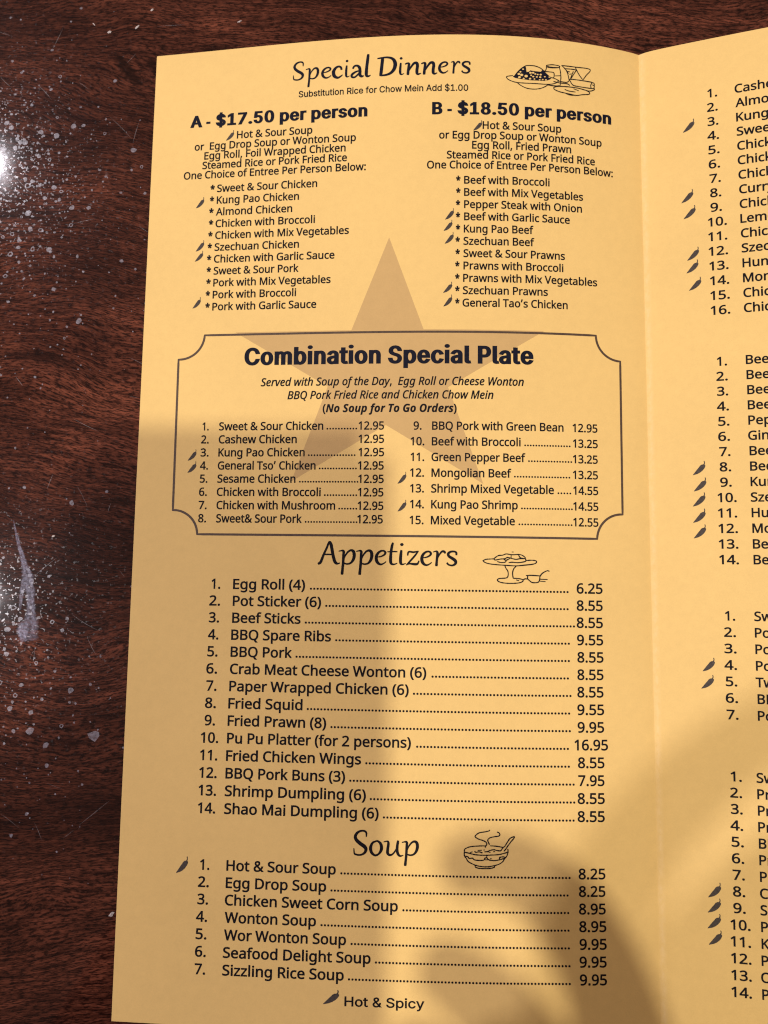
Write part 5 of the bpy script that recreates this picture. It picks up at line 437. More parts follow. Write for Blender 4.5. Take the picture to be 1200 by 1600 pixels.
# ------------------------------------------------------------------ materials
def wood_material():
    k = NT('dark_wood_laminate')
    p, x, y = k.mm()
    wa = k.noise(k.xyz(k.math('MULTIPLY', x, 0.010), k.math('MULTIPLY', y, 0.016)), 1.0, 2.0, 0.5)
    wb = k.noise(k.xyz(k.math('MULTIPLY', x, 0.035), k.math('MULTIPLY', y, 0.09), 4.0), 1.0, 2.0, 0.5)
    yy = k.math('ADD', y, k.math('MULTIPLY', k.math('SUBTRACT', wa, 0.5), 36.0))
    yy = k.math('ADD', yy, k.math('MULTIPLY', k.math('SUBTRACT', wb, 0.5), 2.6))
    # grain rises to the right in the near half of the table, falls slightly in the middle
    tilt = k.map(y, -290.0, -120.0, -0.20, 0.09)
    yy = k.math('ADD', yy, k.math('MULTIPLY', x, tilt))
    fib = k.noise(k.xyz(k.math('MULTIPLY', x, 0.085), k.math('MULTIPLY', yy, 0.85), 1.0), 1.0, 6.0, 0.68)
    fleck = k.noise(k.xyz(k.math('MULTIPLY', x, 0.46), k.math('MULTIPLY', yy, 2.5), 7.0), 1.0, 3.0, 0.62)
    vein = k.noise(k.xyz(k.math('MULTIPLY', x, 0.022), k.math('MULTIPLY', yy, 0.22), 21.0), 1.0, 4.0, 0.62)
    grit = k.noise(k.xyz(k.math('MULTIPLY', x, 0.9), k.math('MULTIPLY', yy, 3.2), 17.0), 1.0, 2.0, 0.6)
    band = k.noise(k.xyz(k.math('MULTIPLY', x, 0.006), k.math('MULTIPLY', yy, 0.030), 3.0), 1.0, 3.0, 0.55)
    cloud = k.noise(k.xyz(k.math('MULTIPLY', x, 0.02), k.math('MULTIPLY', y, 0.03), 9.0), 1.0, 2.0, 0.5)
    tone = k.math('ADD', k.math('MULTIPLY', k.map(band, 0.38, 0.62), 0.60), k.math('MULTIPLY', k.map(cloud, 0.36, 0.64), 0.40))
    tone = k.math('ADD', tone, k.math('MULTIPLY', k.map(k.math('ABSOLUTE', k.math('SUBTRACT', k.math('ADD', yy, 0.0), -102.0)), 8.0, 26.0, 0.45, 0.0), k.map(cloud, 0.25, 0.55)), clamp=False)
    light = k.math('MULTIPLY', k.map(fib, 0.34, 0.66), k.math('ADD', k.math('MULTIPLY', tone, 0.95), 0.20))
    col = k.mix(light, (0.0120, 0.0028, 0.0026), (0.205, 0.059, 0.034))
    col = k.mix(k.math('MULTIPLY', k.map(vein, 0.53, 0.68), 0.70), col, (0.0085, 0.0022, 0.0022))
    dark = k.map(fleck, 0.46, 0.58)
    col = k.mix(k.math('MULTIPLY', dark, 0.88), col, (0.0075, 0.0021, 0.0022))
    pale = k.map(grit, 0.58, 0.70)
    col = k.mix(k.math('MULTIPLY', pale, k.math('MULTIPLY_ADD', tone, 0.26, 0.08)), col, (0.20, 0.080, 0.055))
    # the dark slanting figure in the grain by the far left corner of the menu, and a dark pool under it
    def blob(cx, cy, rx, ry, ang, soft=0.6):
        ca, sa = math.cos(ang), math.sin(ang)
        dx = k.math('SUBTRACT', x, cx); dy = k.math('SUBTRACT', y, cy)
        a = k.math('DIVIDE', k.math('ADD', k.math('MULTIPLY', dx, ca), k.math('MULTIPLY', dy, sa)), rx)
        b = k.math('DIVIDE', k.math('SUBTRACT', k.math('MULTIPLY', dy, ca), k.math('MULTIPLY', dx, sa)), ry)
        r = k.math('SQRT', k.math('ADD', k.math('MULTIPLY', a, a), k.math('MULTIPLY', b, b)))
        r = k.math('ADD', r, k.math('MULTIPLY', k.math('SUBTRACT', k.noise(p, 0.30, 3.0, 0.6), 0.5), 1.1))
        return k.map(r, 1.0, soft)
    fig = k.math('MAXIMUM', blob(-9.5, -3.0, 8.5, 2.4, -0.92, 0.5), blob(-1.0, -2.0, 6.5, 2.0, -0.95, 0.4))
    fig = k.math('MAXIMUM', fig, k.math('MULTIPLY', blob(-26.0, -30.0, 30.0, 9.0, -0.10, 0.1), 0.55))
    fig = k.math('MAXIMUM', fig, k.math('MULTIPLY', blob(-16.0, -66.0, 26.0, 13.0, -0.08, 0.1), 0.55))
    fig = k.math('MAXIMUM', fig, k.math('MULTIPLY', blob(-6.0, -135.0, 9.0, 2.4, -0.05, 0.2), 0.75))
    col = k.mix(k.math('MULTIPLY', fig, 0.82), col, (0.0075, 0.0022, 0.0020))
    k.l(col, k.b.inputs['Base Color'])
    smear = k.noise(p, 0.05, 4.0, 0.6)
    k.l(k.map(smear, 0.3, 0.7, 0.24, 0.36), k.b.inputs['Roughness'])
    k.b.inputs['Specular IOR Level'].default_value = 0.014
    k.b.inputs['Coat Weight'].default_value = 0.55
    spk = k.map(k.noise(p, 0.95, 2.0, 0.6), 0.60, 0.67)
    k.l(k.math('ADD', k.map(k.noise(p, 0.12, 2.0, 0.5), 0.3, 0.7, 0.038, 0.062), k.math('MULTIPLY', spk, 0.15)), k.b.inputs['Coat Roughness'])
    k.bump(k.math('ADD', k.math('MULTIPLY', fleck, -0.6), k.math('MULTIPLY', grit, 0.5)), 0.35, 0.00012)
    return k.m
def paper_material(name='goldenrod_paper', tint=(1, 1, 1)):
    k = NT(name); p, x, y = k.mm()
    a = k.noise(p, 0.40, 6.0, 0.72); b = k.noise(p, 2.6, 3.0, 0.6); c = k.noise(p, 0.02, 2.0, 0.5)
    base = (0.86 * tint[0], 0.585 * tint[1], 0.222 * tint[2]); lo = tuple(q * 0.87 for q in base); hi = tuple(min(q * 1.04, 0.92) for q in base)
    f = k.math('ADD', k.math('MULTIPLY', k.map(a, 0.3, 0.7), 0.5), k.math('MULTIPLY', k.map(b, 0.25, 0.75), 0.5))
    f = k.math('ADD', k.math('MULTIPLY', f, 0.7), k.math('MULTIPLY', k.map(c, 0.3, 0.7), 0.3))
    col = k.mix(f, lo, hi)
    fib = k.noise(k.xyz(k.math('MULTIPLY', x, 1.5), k.math('MULTIPLY', y, 1.5), 5.0), 1.0, 2.0, 0.5, 2.5)
    col = k.mix(k.math('MULTIPLY', k.map(fib, 0.66, 0.74), 0.22), col, tuple(q * 0.72 for q in base))
    if name == 'goldenrod_paper':      # fold rubbed pale by handling, widened to paint in the lit band beside it
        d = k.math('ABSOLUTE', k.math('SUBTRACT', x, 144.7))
        wear_lit = k.math('MULTIPLY', k.map(d, 0.1, 1.1, 0.5, 0.0), k.map(k.noise(k.xyz(x, k.math('MULTIPLY', y, 0.5)), 0.9, 4.0, 0.7), 0.38, 0.62, 0.1, 0.7))
        col = k.mix(wear_lit, col, (0.95, 0.72, 0.42))
    k.l(col, k.b.inputs['Base Color'])
    k.b.inputs['Roughness'].default_value = 0.62; k.b.inputs['Specular IOR Level'].default_value = 0.22
    k.bump(k.math('ADD', b, k.math('MULTIPLY', a, 1.5)), 0.25, 0.00008)
    return k.m
def flat_material(name, col, rough=0.6, spec=0.2, var=0.25, scale=1.2):
    k = NT(name); p, x, y = k.mm()
    n = k.noise(p, scale, 3.0, 0.6)
    k.l(k.mix(k.map(n, 0.3, 0.7), tuple(q * (1 - var) for q in col), tuple(q * (1 + var) for q in col)), k.b.inputs['Base Color'])
    k.b.inputs['Roughness'].default_value = rough; k.b.inputs['Specular IOR Level'].default_value = spec
    return k.m
def film_material(name, col, alpha, rough, lo=0.3, hi=0.68, feather=False):
    k = NT(name); p, x, y = k.mm()
    k.b.inputs['Base Color'].default_value = (*col, 1); k.b.inputs['Roughness'].default_value = rough
    a = k.map(k.noise(p, 1.1, 5.0, 0.7), lo, hi, alpha * 0.2, alpha)
    if feather:
        t = k.n('ShaderNodeAttribute', attribute_name='film')
        a = k.math('MULTIPLY', a, k.map(t.outputs['Fac'], 0.0, 0.9))
    k.l(a, k.b.inputs['Alpha'])
    return k.m
M_WOOD = wood_material()
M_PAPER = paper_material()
M_STAR = paper_material('printed_tan', (0.715, 0.680, 0.75))
M_INK = flat_material('black_ink', (0.0085, 0.0070, 0.0105), 0.6, 0.08)
M_NAVY = flat_material('navy_ink', (0.0085, 0.0090, 0.020), 0.6, 0.08)
M_GREY = flat_material('grey_ink', (0.070, 0.056, 0.051), 0.55, 0.10, 0.30, 2.0)
M_BROWN = flat_material('brown_ink', (0.085, 0.052, 0.036), 0.55, 0.25)
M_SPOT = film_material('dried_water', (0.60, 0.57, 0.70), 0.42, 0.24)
M_SPILL = film_material('dried_spill', (0.42, 0.40, 0.68), 0.46, 0.30, 0.38, 0.68, True)
M_SCRATCH = film_material('scratch', (0.60, 0.55, 0.60), 0.40, 0.30)
M_CRUMB = flat_material('crumb', (0.46, 0.40, 0.40), 0.5, 0.4)
M_PHONE = flat_material('phone_body', (0.03, 0.03, 0.034), 0.35, 0.5)
M_GLASS = flat_material('phone_screen', (0.012, 0.012, 0.014), 0.08, 0.5)
M_SKIN = flat_material('skin', (0.52, 0.31, 0.22), 0.5, 0.4, 0.08, 0.2)
M_SLEEVE = flat_material('sleeve_cloth', (0.06, 0.065, 0.08), 0.85, 0.2)

# ------------------------------------------------------------------ the table
def make_table():
    t = empty('table', Vector((60, -160, -30)) * MM)
    tag(t, 'dark reddish brown wood grain table top, glossy and spotted, under the menu', 'table')
    bm = bmesh.new()
    bmesh.ops.create_cube(bm, size=1.0, matrix=Matrix.Translation((0.06, -0.16, -0.015)) @ Matrix.Diagonal((1.2, 0.9, 0.03, 1)))
    bmesh.ops.bevel(bm, geom=[e for e in bm.edges], offset=0.004, segments=3, affect='EDGES')
    me = bpy.data.meshes.new('tabletop'); bm.to_mesh(me); bm.free(); me.materials.append(M_WOOD)
    o = bpy.data.objects.new('tabletop', me); C.objects.link(o); o.parent = t
    o.matrix_parent_inverse = Matrix.Translation(t.location).inverted()
    # dried water spots: far too many to count
    V, F = [], []
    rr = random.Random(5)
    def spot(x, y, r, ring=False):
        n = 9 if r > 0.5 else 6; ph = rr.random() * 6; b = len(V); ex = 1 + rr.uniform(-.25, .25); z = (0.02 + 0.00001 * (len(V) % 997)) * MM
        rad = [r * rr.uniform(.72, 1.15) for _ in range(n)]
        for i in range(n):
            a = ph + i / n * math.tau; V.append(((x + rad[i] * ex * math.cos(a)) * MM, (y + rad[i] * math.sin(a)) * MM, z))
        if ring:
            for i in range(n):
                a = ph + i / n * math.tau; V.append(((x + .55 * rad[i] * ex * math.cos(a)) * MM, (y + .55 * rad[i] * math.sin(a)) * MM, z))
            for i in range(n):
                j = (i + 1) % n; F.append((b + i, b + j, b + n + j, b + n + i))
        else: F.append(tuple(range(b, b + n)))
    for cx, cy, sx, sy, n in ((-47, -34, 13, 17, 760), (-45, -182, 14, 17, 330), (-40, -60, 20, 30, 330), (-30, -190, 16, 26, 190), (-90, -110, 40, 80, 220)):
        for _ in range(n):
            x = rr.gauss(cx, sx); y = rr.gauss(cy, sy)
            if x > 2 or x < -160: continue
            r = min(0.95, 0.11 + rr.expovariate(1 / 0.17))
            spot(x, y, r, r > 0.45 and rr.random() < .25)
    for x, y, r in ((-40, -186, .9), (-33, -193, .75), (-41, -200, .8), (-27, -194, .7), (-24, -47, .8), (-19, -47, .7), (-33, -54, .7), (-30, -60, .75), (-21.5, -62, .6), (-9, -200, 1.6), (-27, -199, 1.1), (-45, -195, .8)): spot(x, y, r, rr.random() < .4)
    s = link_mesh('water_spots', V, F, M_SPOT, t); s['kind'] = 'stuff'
    # a long forked splash that dried beside the menu
    V, F, D = [], [], []
    for st in [[(-35.38, -140.6, 0.19), (-34.4, -144.24, 0.56), (-33.01, -148.59, 0.93), (-31.45, -152.92, 1.48), (-30.3, -156.51, 2.41), (-29.28, -160.99, 2.04), (-28.81, -165.45, 2.04), (-28.89, -169.9, 3.7), (-28.79, -174.33, 4.44)], [(-30.75, -155.26, 0.93), (-31.44, -158.68, 1.11), (-31.75, -162.28, 0.93), (-31.88, -165.85, 0.56)], [(-31.65, -169.41, 1.3), (-30.95, -171.7, 2.22), (-30.21, -174.7, 1.48)]]:
        p = smooth(st, 6); b = len(V)
        for i, (x, y, w) in enumerate(p):
            q0, q1 = p[max(i - 1, 0)], p[min(i + 1, len(p) - 1)]; dx, dy = q1[0] - q0[0], q1[1] - q0[1]; L = math.hypot(dx, dy) or 1
            end = math.sin(math.pi * (0.04 + 0.92 * i / (len(p) - 1))) ** .5
            for s_, d_ in ((-1, 0), (-.45, 1), (0, .65), (.45, 1), (1, 0)):
                ww = w * s_ * rr.uniform(.55, .85); V.append(((x - dy / L * ww) * MM, (y + dx / L * ww) * MM, (0.040 + .002 * (b % 7)) * MM)); D.append(d_ * end)
        for i in range(len(p) - 1):
            for k in range(4): F.append((b + 5 * i + k, b + 5 * i + 5 + k, b + 5 * i + 6 + k, b + 5 * i + 1 + k))
    s = link_mesh('dried_splash', V, F, M_SPILL, t)
    at = s.data.attributes.new('film', 'FLOAT', 'POINT')
    for i, d_ in enumerate(D): at.data[i].value = d_
    # fine scratches in the lacquer
    V, F = [], []
    for _ in range(46):
        x = rr.uniform(-60, 0); y = rr.uniform(-230, 25); a = rr.choice((0.9, -0.6, 2.2)) + rr.gauss(0, .35); L = rr.uniform(2, 11); w = rr.uniform(.03, .07); bend = rr.uniform(-.12, .12)
        b = len(V)
        for i in range(7):
            q = i / 6; ww = w * math.sin(math.pi * min(max(q, .06), .94)); aa = a + bend * q
            px, py = x + L * q * math.cos(aa), y + L * q * math.sin(aa)
            V.append(((px - ww * math.sin(aa)) * MM, (py + ww * math.cos(aa)) * MM, .03 * MM)); V.append(((px + ww * math.sin(aa)) * MM, (py - ww * math.cos(aa)) * MM, .03 * MM))
        for i in range(6): F.append((b + 2 * i, b + 2 * i + 1, b + 2 * i + 3, b + 2 * i + 2))
    s = link_mesh('scratches', V, F, M_SCRATCH, t); s['kind'] = 'stuff'
    return t
make_table()

# ------------------------------------------------------------------ the menu
S = [8.007, -11.743, 6.234, 3.894, -2.341, -0.734, 1.259, 0.47, 1.067, 0.091, 46.923, -14.781, -9.73, -10.682, -0.172, -1.389, -0.919, 0.0]
H = 273.11; W = 144.0
def height(u, v):
    """height of the open menu above the table, u across from the far left edge and v down from the top edge"""
    t = v / H; x = u / W
    e = S[6] + S[7] * t + S[15] * t * t; f = S[8] + S[9] * t + S[16] * t * t
    if x <= 1.0:
        return 0.22 * (1 - math.exp((u - W) / 2.0)) + 4 * x * (1 - x) * (S[0] + S[1] * t + S[2] * t * t) + 8 * x * (1 - x) * (x - .5) * (S[3] + S[4] * t + S[5] * t * t) + e * (1 - x) + f * x
    c1 = S[10] + S[11] * t + S[12] * t * t; c2 = S[13] + S[14] * t
    r = x - 1.0; k = 0.45
    lip = 0.75 * (1 - math.exp((W - u) / 1.7))
    f += lip
    if r <= k: return f + r * c1 + r * r * c2
    z0 = f + k * c1 + k * k * c2; m0 = (c1 + 2 * k * c2) * (1 - k); z1 = 1.0; m1 = -10.0 * (1 - k)
    q = (r - k) / (1 - k)
    return (2 * q**3 - 3 * q * q + 1) * z0 + (q**3 - 2 * q * q + q) * m0 + (-2 * q**3 + 3 * q * q) * z1 + (q**3 - q * q) * m1
LIFT = 0.35
def onpage(u, v, off=0.0): return (u * MM, -v * MM, (height(u, v) + LIFT + off) * MM)

menu = empty('menu', (0.144, -0.1367, 0.0))
tag(menu, 'open golden yellow folded paper menu lying on the dark wood table', 'menu')
def make_page(u0, u1, nu, nv, label):
    V, F = [], []; th = 0.14
    # corners and cut edges waver a very little, like trimmed paper
    for j in range(nv + 1):
        for i in range(nu + 1):
            u = u0 + (u1 - u0) * i / nu; v = H * j / nv
            V.append(onpage(u, v)); 
    n = len(V)
    for j in range(nv + 1):
        for i in range(nu + 1):
            a = V[j * (nu + 1) + i]; V.append((a[0], a[1], a[2] - th * MM))
    q = lambda i, j: j * (nu + 1) + i
    for j in range(nv):
        for i in range(nu):
            F.append((q(i, j), q(i, j + 1), q(i + 1, j + 1), q(i + 1, j)))
            F.append((n + q(i, j), n + q(i + 1, j), n + q(i + 1, j + 1), n + q(i, j + 1)))
    for j in range(nv):
        if u0 < W * .5: F.append((q(0, j), n + q(0, j), n + q(0, j + 1), q(0, j + 1)))
        else: F.append((q(nu, j), q(nu, j + 1), n + q(nu, j + 1), n + q(nu, j)))
    for i in range(nu):
        F.append((q(i, 0), q(i + 1, 0), n + q(i + 1, 0), n + q(i, 0))); F.append((q(i, nv), n + q(i, nv), n + q(i + 1, nv), q(i + 1, nv)))
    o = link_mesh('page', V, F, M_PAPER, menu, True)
    o.data.set_sharp_from_angle(angle=math.radians(40))
    o['label'] = label
    return o
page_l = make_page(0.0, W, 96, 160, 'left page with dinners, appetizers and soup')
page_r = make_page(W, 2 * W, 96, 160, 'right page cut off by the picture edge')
def page_of(u): return page_l if u < W else page_r

# glyph outlines -> triangles once per character
def parse(src):
    out = {}
    for ln in src.split('\n'):
        ch, adv, body = ln[0], *ln[2:].split('|')
        out[ch] = (int(adv) / 1000, [[tuple(int(c) / 1000 for c in q.split(',')) for q in s.split()] for s in body.split(';') if s])
    return out
def winding(x, y, cs):
    w = 0
    for c in cs:
        for (x0, y0), (x1, y1) in zip(c, c[1:] + c[:1]):
            if (y0 <= y) != (y1 <= y) and (x0 + (y - y0) / (y1 - y0) * (x1 - x0)) > x: w += 1 if y1 > y0 else -1
    return w
def fill(cs):
    """triangles of the region inside a set of closed outlines (holes run the other way round)"""
    if not cs: return [], []
    pts, ed = [], []
    for c in cs:
        b = len(pts); n = len(c); pts += c; ed += [(b + i, b + (i + 1) % n) for i in range(n)]
    r = delaunay_2d_cdt([Vector(p) for p in pts], ed, [], 0, 1e-5)
    P = [(q.x, q.y) for q in r[0]]; T = []
    for f in r[2]:
        x = sum(P[i][0] for i in f) / len(f); y = sum(P[i][1] for i in f) / len(f)
        if winding(x, y, cs): T.append(tuple(f))
    return P, T
FONT = {k: parse(v) for k, v in GLYPHS.items()}
TRI = {}
def glyph(font, ch):
    if (font, ch) not in TRI:
        adv, cs = FONT[font][ch]
        TRI[(font, ch)] = (adv, *fill(cs))
    return TRI[(font, ch)]
def text_geometry(V, F, font, text, u0, u1, v, cap, off):
    if font == 'dots':
        r = 0.116 * cap; n = max(2, round((u1 - u0) / (0.345 * cap)))
        for i in range(n):
            u = u0 + r + (u1 - u0 - 2 * r) * i / (n - 1); b = len(V)
            for a in range(8): V.append(onpage(u + r * math.cos(a * math.tau / 8), v - r - r * math.sin(a * math.tau / 8), off))
            F.append(tuple(range(b, b + 8)))
        return
    x = 0; lo, hi = 1e9, -1e9; place = []
    for ch in text:
        adv, pts, tri = glyph(font, ch); place.append((x, pts, tri))
        for p in pts: lo = min(lo, x + p[0]); hi = max(hi, x + p[0])
        x += adv
    k = (u1 - u0) / (hi - lo)
    for x, pts, tri in place:
        b = len(V)
        for p in pts: V.append(onpage(u0 + (x + p[0] - lo) * k, v - p[1] * cap, off))
        for t in tri: F.append(tuple(b + i for i in t))
for name, runs in RUNS:
    V, F = [], []; navy = name in ('price_heading', 'section_heading')
    for font, text, u0, u1, v, cap in runs:
        if text == '*': cap = cap * 0.92; v = v - 0.02 * cap
        text_geometry(V, F, font, text, u0, u1, v, cap, 0.045)
    link_mesh(name, V, F, M_NAVY if navy else M_INK, page_of(runs[0][2]))

# pen strokes of changing width (headings, line drawings)
def unstroke(src): return [[tuple(float(c) for c in q.split(',')) for q in s.split()] for s in src.split(';')]
def stroke_mesh(name, strokes, mat, page, off, wobble=0.0, n=5):
    V, F = [], []
    for si, st in enumerate(strokes):
        p = smooth(st, n); o = off + 0.002 * si; b = len(V)
        for i, (u, v, w) in enumerate(p):
            a, c = p[max(i - 1, 0)], p[min(i + 1, len(p) - 1)]
            dx, dy = c[0] - a[0], c[1] - a[1]; L = math.hypot(dx, dy) or 1; w = w * .5 * (1 + random.uniform(-wobble, wobble))
            if i in (0, len(p) - 1):
                s = -1 if i == 0 else 1; u += s * dx / L * w * .5; v += s * dy / L * w * .5; w *= .8
            V.append(onpage(u - dy / L * w, v + dx / L * w, o)); V.append(onpage(u + dy / L * w, v - dx / L * w, o))
        for i in range(len(p) - 1): F.append((b + 2 * i, b + 2 * i + 1, b + 2 * i + 3, b + 2 * i + 2))
    return link_mesh(name, V, F, mat, page)
for word, src in HEADINGS.items(): stroke_mesh('script_heading', [[(u, v, w * 1.14) for u, v, w in st] for st in unstroke(src)], M_NAVY if word == 'Special Dinners' else M_INK, page_l, 0.045)
for name, src in DRAWINGS.items():
    o = stroke_mesh(name, [[(u, v, w * 1.25) for u, v, w in st] for st in unstroke(src)], M_INK, page_l, 0.06, 0.18, 4)
    if name == 'plate_drawing':
        cs = [[tuple(float(c) for c in q.split(',')) for q in s.split()] for s in RICE_FILL]
        tri = tessellate_polygon([[Vector((a, b, 0)) for a, b in c] for c in cs])
        link_mesh('rice_drawing', [onpage(a, b, 0.05) for c in cs for a, b in c], [tuple(t) for t in tri], M_NAVY, page_l)

# printed five pointed star, cut finely so that it follows the bend of the paper
def conform(name, poly, mat, page, off, cell=4.0):
    bm = bmesh.new()
    f = bm.faces.new([bm.verts.new((u, v, 0)) for u, v in poly])
    us = [q[0] for q in poly]; vs = [q[1] for q in poly]
    for ax, lo, hi in ((0, min(us), max(us)), (1, min(vs), max(vs))):
        c = lo + cell
        while c < hi:
            no = (1, 0, 0) if ax == 0 else (0, 1, 0); co = (c, 0, 0) if ax == 0 else (0, c, 0)
            bmesh.ops.bisect_plane(bm, geom=bm.verts[:] + bm.edges[:] + bm.faces[:], plane_co=co, plane_no=no); c += cell
    bmesh.ops.triangulate(bm, faces=bm.faces[:])
    for w in bm.verts: w.co = onpage(w.co.x, w.co.y, off)
    bmesh.ops.recalc_face_normals(bm, faces=bm.faces[:])
    me = bpy.data.meshes.new(name); bm.to_mesh(me); bm.free()
    o = link_mesh(name, [tuple(w.co) for w in me.vertices], [tuple(p.vertices) for p in me.polygons], mat, page)
    return o
star = [tuple(float(c) for c in q.split(',')) for q in STAR.split()]
conform('star', star, M_STAR, page_l, 0.02)

# plate frame with scooped corners
B = [tuple(float(c) for c in q.split(',')) for q in BOX.split()]
def frame_path():
    (tl, tr, rt, rb, br, bl, lb, lt) = B; out = []
    def side(a, b, n):
        return [(a[0] + (b[0] - a[0]) * i / n, a[1] + (b[1] - a[1]) * i / n) for i in range(n + 1)]
    def scoop(a, b, c):      # quarter arc from a to b about the outer corner c
        ra = math.hypot(a[0] - c[0], a[1] - c[1]); a0 = math.atan2(a[1] - c[1], a[0] - c[0]); a1 = math.atan2(b[1] - c[1], b[0] - c[0])
        d = (a1 - a0 + math.pi) % math.tau - math.pi; rb_ = math.hypot(b[0] - c[0], b[1] - c[1])
        return [(c[0] + (ra + (rb_ - ra) * i / 14) * math.cos(a0 + d * i / 14), c[1] + (ra + (rb_ - ra) * i / 14) * math.sin(a0 + d * i / 14)) for i in range(15)]
    return [side(tl, tr, 60), scoop(tr, rt, (rt[0], tr[1])), side(rt, rb, 30), scoop(rb, br, (rb[0], br[1])), side(br, bl, 60), scoop(bl, lb, (lb[0], bl[1])), side(lb, lt, 30), scoop(lt, tl, (lt[0], tl[1]))]
stroke_mesh('plate_frame', [[(u, v, 0.62) for u, v in s] for s in frame_path()], M_BROWN, page_l, 0.035, 0.0, 1)

# chili peppers that mark the hot dishes
PEP = [(0, 0), (.14, .03), (.36, .08), (.58, .18), (.78, .32), (.92, .47), (.99, .60), (1.0, .69), (.94, .73), (.96, .80), (.97, .90), (.93, 1.0), (.87, .97), (.90, .88), (.88, .80), (.83, .75), (.72, .74), (.60, .68), (.49, .55), (.34, .40), (.17, .21), (.04, .075)]
for x0, y0, x1, y1 in CHILIES:
    c = [(x0 + (x1 - x0) * a, y0 + (y1 - y0) * b) for a, b in PEP]
    tri = tessellate_polygon([[Vector((a, b, 0)) for a, b in c]])
    link_mesh('chili_icon', [onpage(a, b, 0.045) for a, b in c], [tuple(t) for t in tri], M_GREY, page_of(x0))

# ------------------------------------------------------------------ crumbs on the table
def crumb(x, y, lx, ly, ang, label):
    bm = bmesh.new(); bmesh.ops.create_icosphere(bm, subdivisions=2, radius=1.0)
    rr = random.Random(int(x * 7 + y * 3))
    for w in bm.verts: w.co *= rr.uniform(.5, 1.2)
    bmesh.ops.transform(bm, matrix=Matrix.Rotation(ang, 4, 'Z') @ Matrix.Diagonal((lx * MM / 2, ly * MM / 2, ly * MM * .2, 1)), verts=bm.verts)
    lo = min(w.co.z for w in bm.verts)
    for w in bm.verts: w.co.z -= lo
    me = bpy.data.meshes.new('crumb'); bm.to_mesh(me); bm.free(); me.materials.append(M_CRUMB)
    o = bpy.data.objects.new('crumb', me); C.objects.link(o); o.location = (x * MM, y * MM, 0.02 * MM)
    tag(o, label, 'crumb', 'pale crumbs on the table')
crumb(-1.6, -246.6, 1.9, 0.9, 0.7, 'white paper crumb touching the lower left edge of the menu')
crumb(-23.6, -145.0, 1.0, 0.6, 0.4, 'bright crumb alone on the wood above the dried splash')
crumb(-2.8, 16.6, 1.1, 0.7, 0.9, 'pale crumb nearest the top edge, above the left corner of the menu')
crumb(-7.2, 10.9, 1.9, 0.6, 0.75, 'long slanting pale crumb right of a rounder one near the dark grain figure')
crumb(-15.6, 9.2, 1.3, 0.9, 0.3, 'roundish pale crumb above the dark grain figure')
crumb(-20.6, 12.0, 1.2, 0.3, -0.9, 'thin pale sliver, leftmost crumb above the menu corner')
crumb(24.2, 12.6, 1.6, 0.5, 0.45, 'flat pale crumb just above the top edge of the menu')

# ------------------------------------------------------------------ the phone that takes the picture, and the hands that hold it
def plane_z(y, lift): return CAMP[2] + lift + math.tan(CAMP[3]) * (y - CAMP[1])
phone = empty('phone', Vector((53, -222, plane_z(-222, 26))) * MM)
tag(phone, 'black phone held flat above the menu to take the picture', 'phone')
def slab(name, w, h, t, r, mat, z):
    bm = bmesh.new(); bmesh.ops.create_cube(bm, size=1.0, matrix=Matrix.Translation((0, 0, z)) @ Matrix.Diagonal((w, h, t, 1)))
    bmesh.ops.bevel(bm, geom=[e for e in bm.edges if abs(e.verts[0].co.z - e.verts[1].co.z) > t * .5], offset=r, segments=6, affect='EDGES')
    me = bpy.data.meshes.new(name); bm.to_mesh(me); bm.free(); me.materials.append(mat)
    o = bpy.data.objects.new(name, me); C.objects.link(o); o.parent = phone
    return o
slab('body', .078, .150, .0078, .007, M_PHONE, .0039); slab('screen', .073, .145, .0006, .005, M_GLASS, .0082)
phone.rotation_euler = (CAMP[3], CAMP[4], 0)
def skin_body(name, chains, mat, label, cat):
    V, E, Rr, roots = [], [], [], []
    for ch in chains:
        b = len(V); roots.append(b)
        for i, (x, y, z, r) in enumerate(ch):
            V.append((x * MM, y * MM, z * MM)); Rr.append(r * MM)
            if i: E.append((b + i - 1, b + i))
    me = bpy.data.meshes.new(name); me.from_pydata(V, E, []); me.materials.append(mat)
    o = bpy.data.objects.new(name, me); C.objects.link(o)
    bpy.context.view_layer.objects.active = o
    m = o.modifiers.new('skin', 'SKIN'); m.use_smooth_shade = True
    for i, sv in enumerate(me.skin_vertices[0].data): sv.radius = (Rr[i], Rr[i]); sv.use_root = i in roots
    o.modifiers.new('sub', 'SUBSURF').levels = 2; o.modifiers['sub'].render_levels = 2
    tag(o, label, cat)
    return o
zr = 236
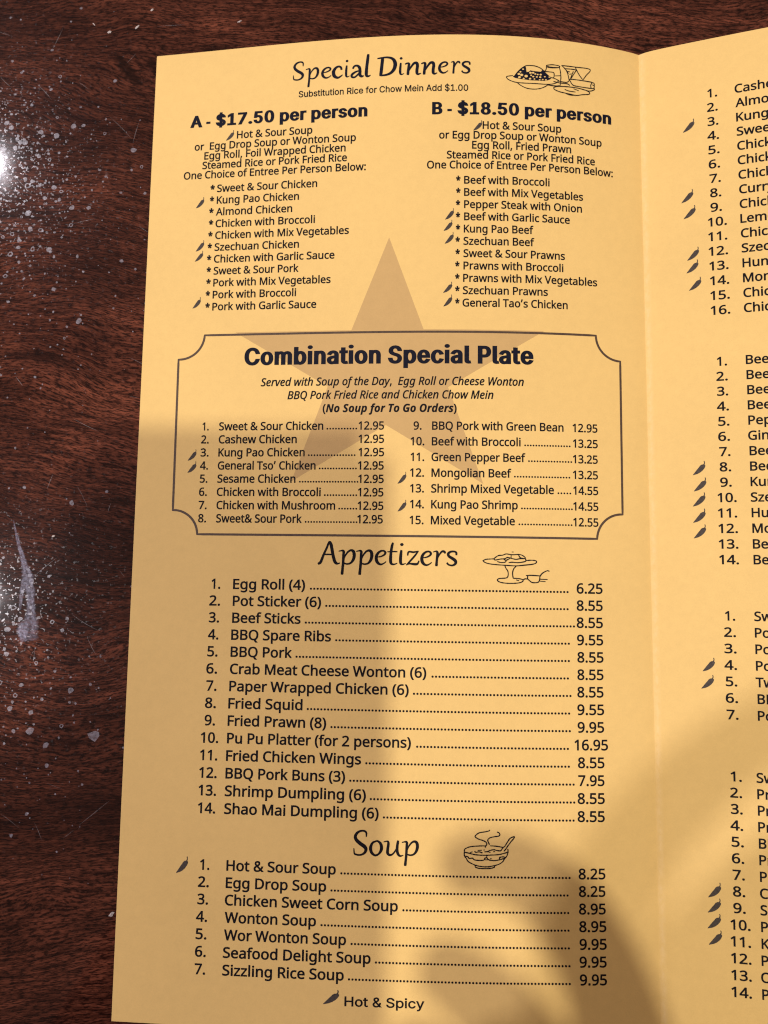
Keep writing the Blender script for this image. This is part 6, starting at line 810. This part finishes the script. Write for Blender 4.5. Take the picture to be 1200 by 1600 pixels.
skin_body('hand', [
    [(255, -520, 150, 34), (215, -430, 190, 29), (190, -385, 215, 25), (168, -345, zr, 30), (152, -318, zr, 30), (146, -306, zr, 22)],
    [(152, -318, zr, 14), (147, -289, zr, 12), (143, -274, zr, 11), (137, -262, zr + 1, 10), (130, -253, zr + 2, 9.5), (120, -246.5, zr + 3, 9), (111, -247, zr + 4, 8), (105, -251, zr + 4, 6.5)],
    [(146, -322, zr, 13), (131, -297, zr, 11), (123, -285, zr, 10.5), (115, -276, zr + 2, 10), (107, -270, zr + 4, 8.5), (100, -268, zr + 6, 6.5)],
    [(150, -325, zr, 12), (132, -312, zr - 2, 9.5), (116, -301, zr - 2, 9), (104, -290, zr, 8), (95, -282, zr + 4, 7)],
    [(155, -335, zr, 11), (137, -328, zr - 2, 9), (122, -318, zr - 2, 8), (112, -308, zr, 7), (104, -300, zr + 2, 6)],
    [(172, -330, zr + 6, 13), (160, -304, zr + 14, 11), (146, -288, zr + 18, 9.5), (134, -280, zr + 20, 8)]],
    M_SKIN, 'right hand reaching up to the lower corner of the phone', 'hand')
skin_body('hand', [
    [(-150, -520, 150, 34), (-95, -420, 190, 29), (-66, -360, 215, 25), (-45, -310, zr, 30), (-32, -275, zr, 32), (-26, -258, zr, 24)],
    [(-34, -262, zr, 14), (-36, -236, zr + 4, 11), (-27, -216, zr + 8, 10), (-11, -200, zr + 10, 9), (4, -190, zr + 12, 8), (16, -184, zr + 12, 6.5)],
    [(-20, -262, zr - 4, 12), (-4, -240, zr - 6, 9.5), (10, -226, zr - 6, 9), (22, -219, zr - 5, 8), (32, -215, zr - 4, 7)],
    [(-18, -270, zr - 4, 12), (0, -256, zr - 6, 9.5), (14, -245, zr - 6, 9), (26, -239, zr - 5, 8), (37, -236, zr - 4, 7)],
    [(-20, -282, zr - 4, 12), (-2, -274, zr - 6, 9.5), (13, -265, zr - 6, 8.5), (25, -259, zr - 5, 8), (35, -256, zr - 4, 7)],
    [(-22, -296, zr - 4, 11), (-5, -292, zr - 6, 8.5), (9, -284, zr - 6, 8), (19, -278, zr - 5, 7), (27, -274, zr - 4, 6)]],
    M_SKIN, 'left hand gripping the long side of the phone', 'hand')
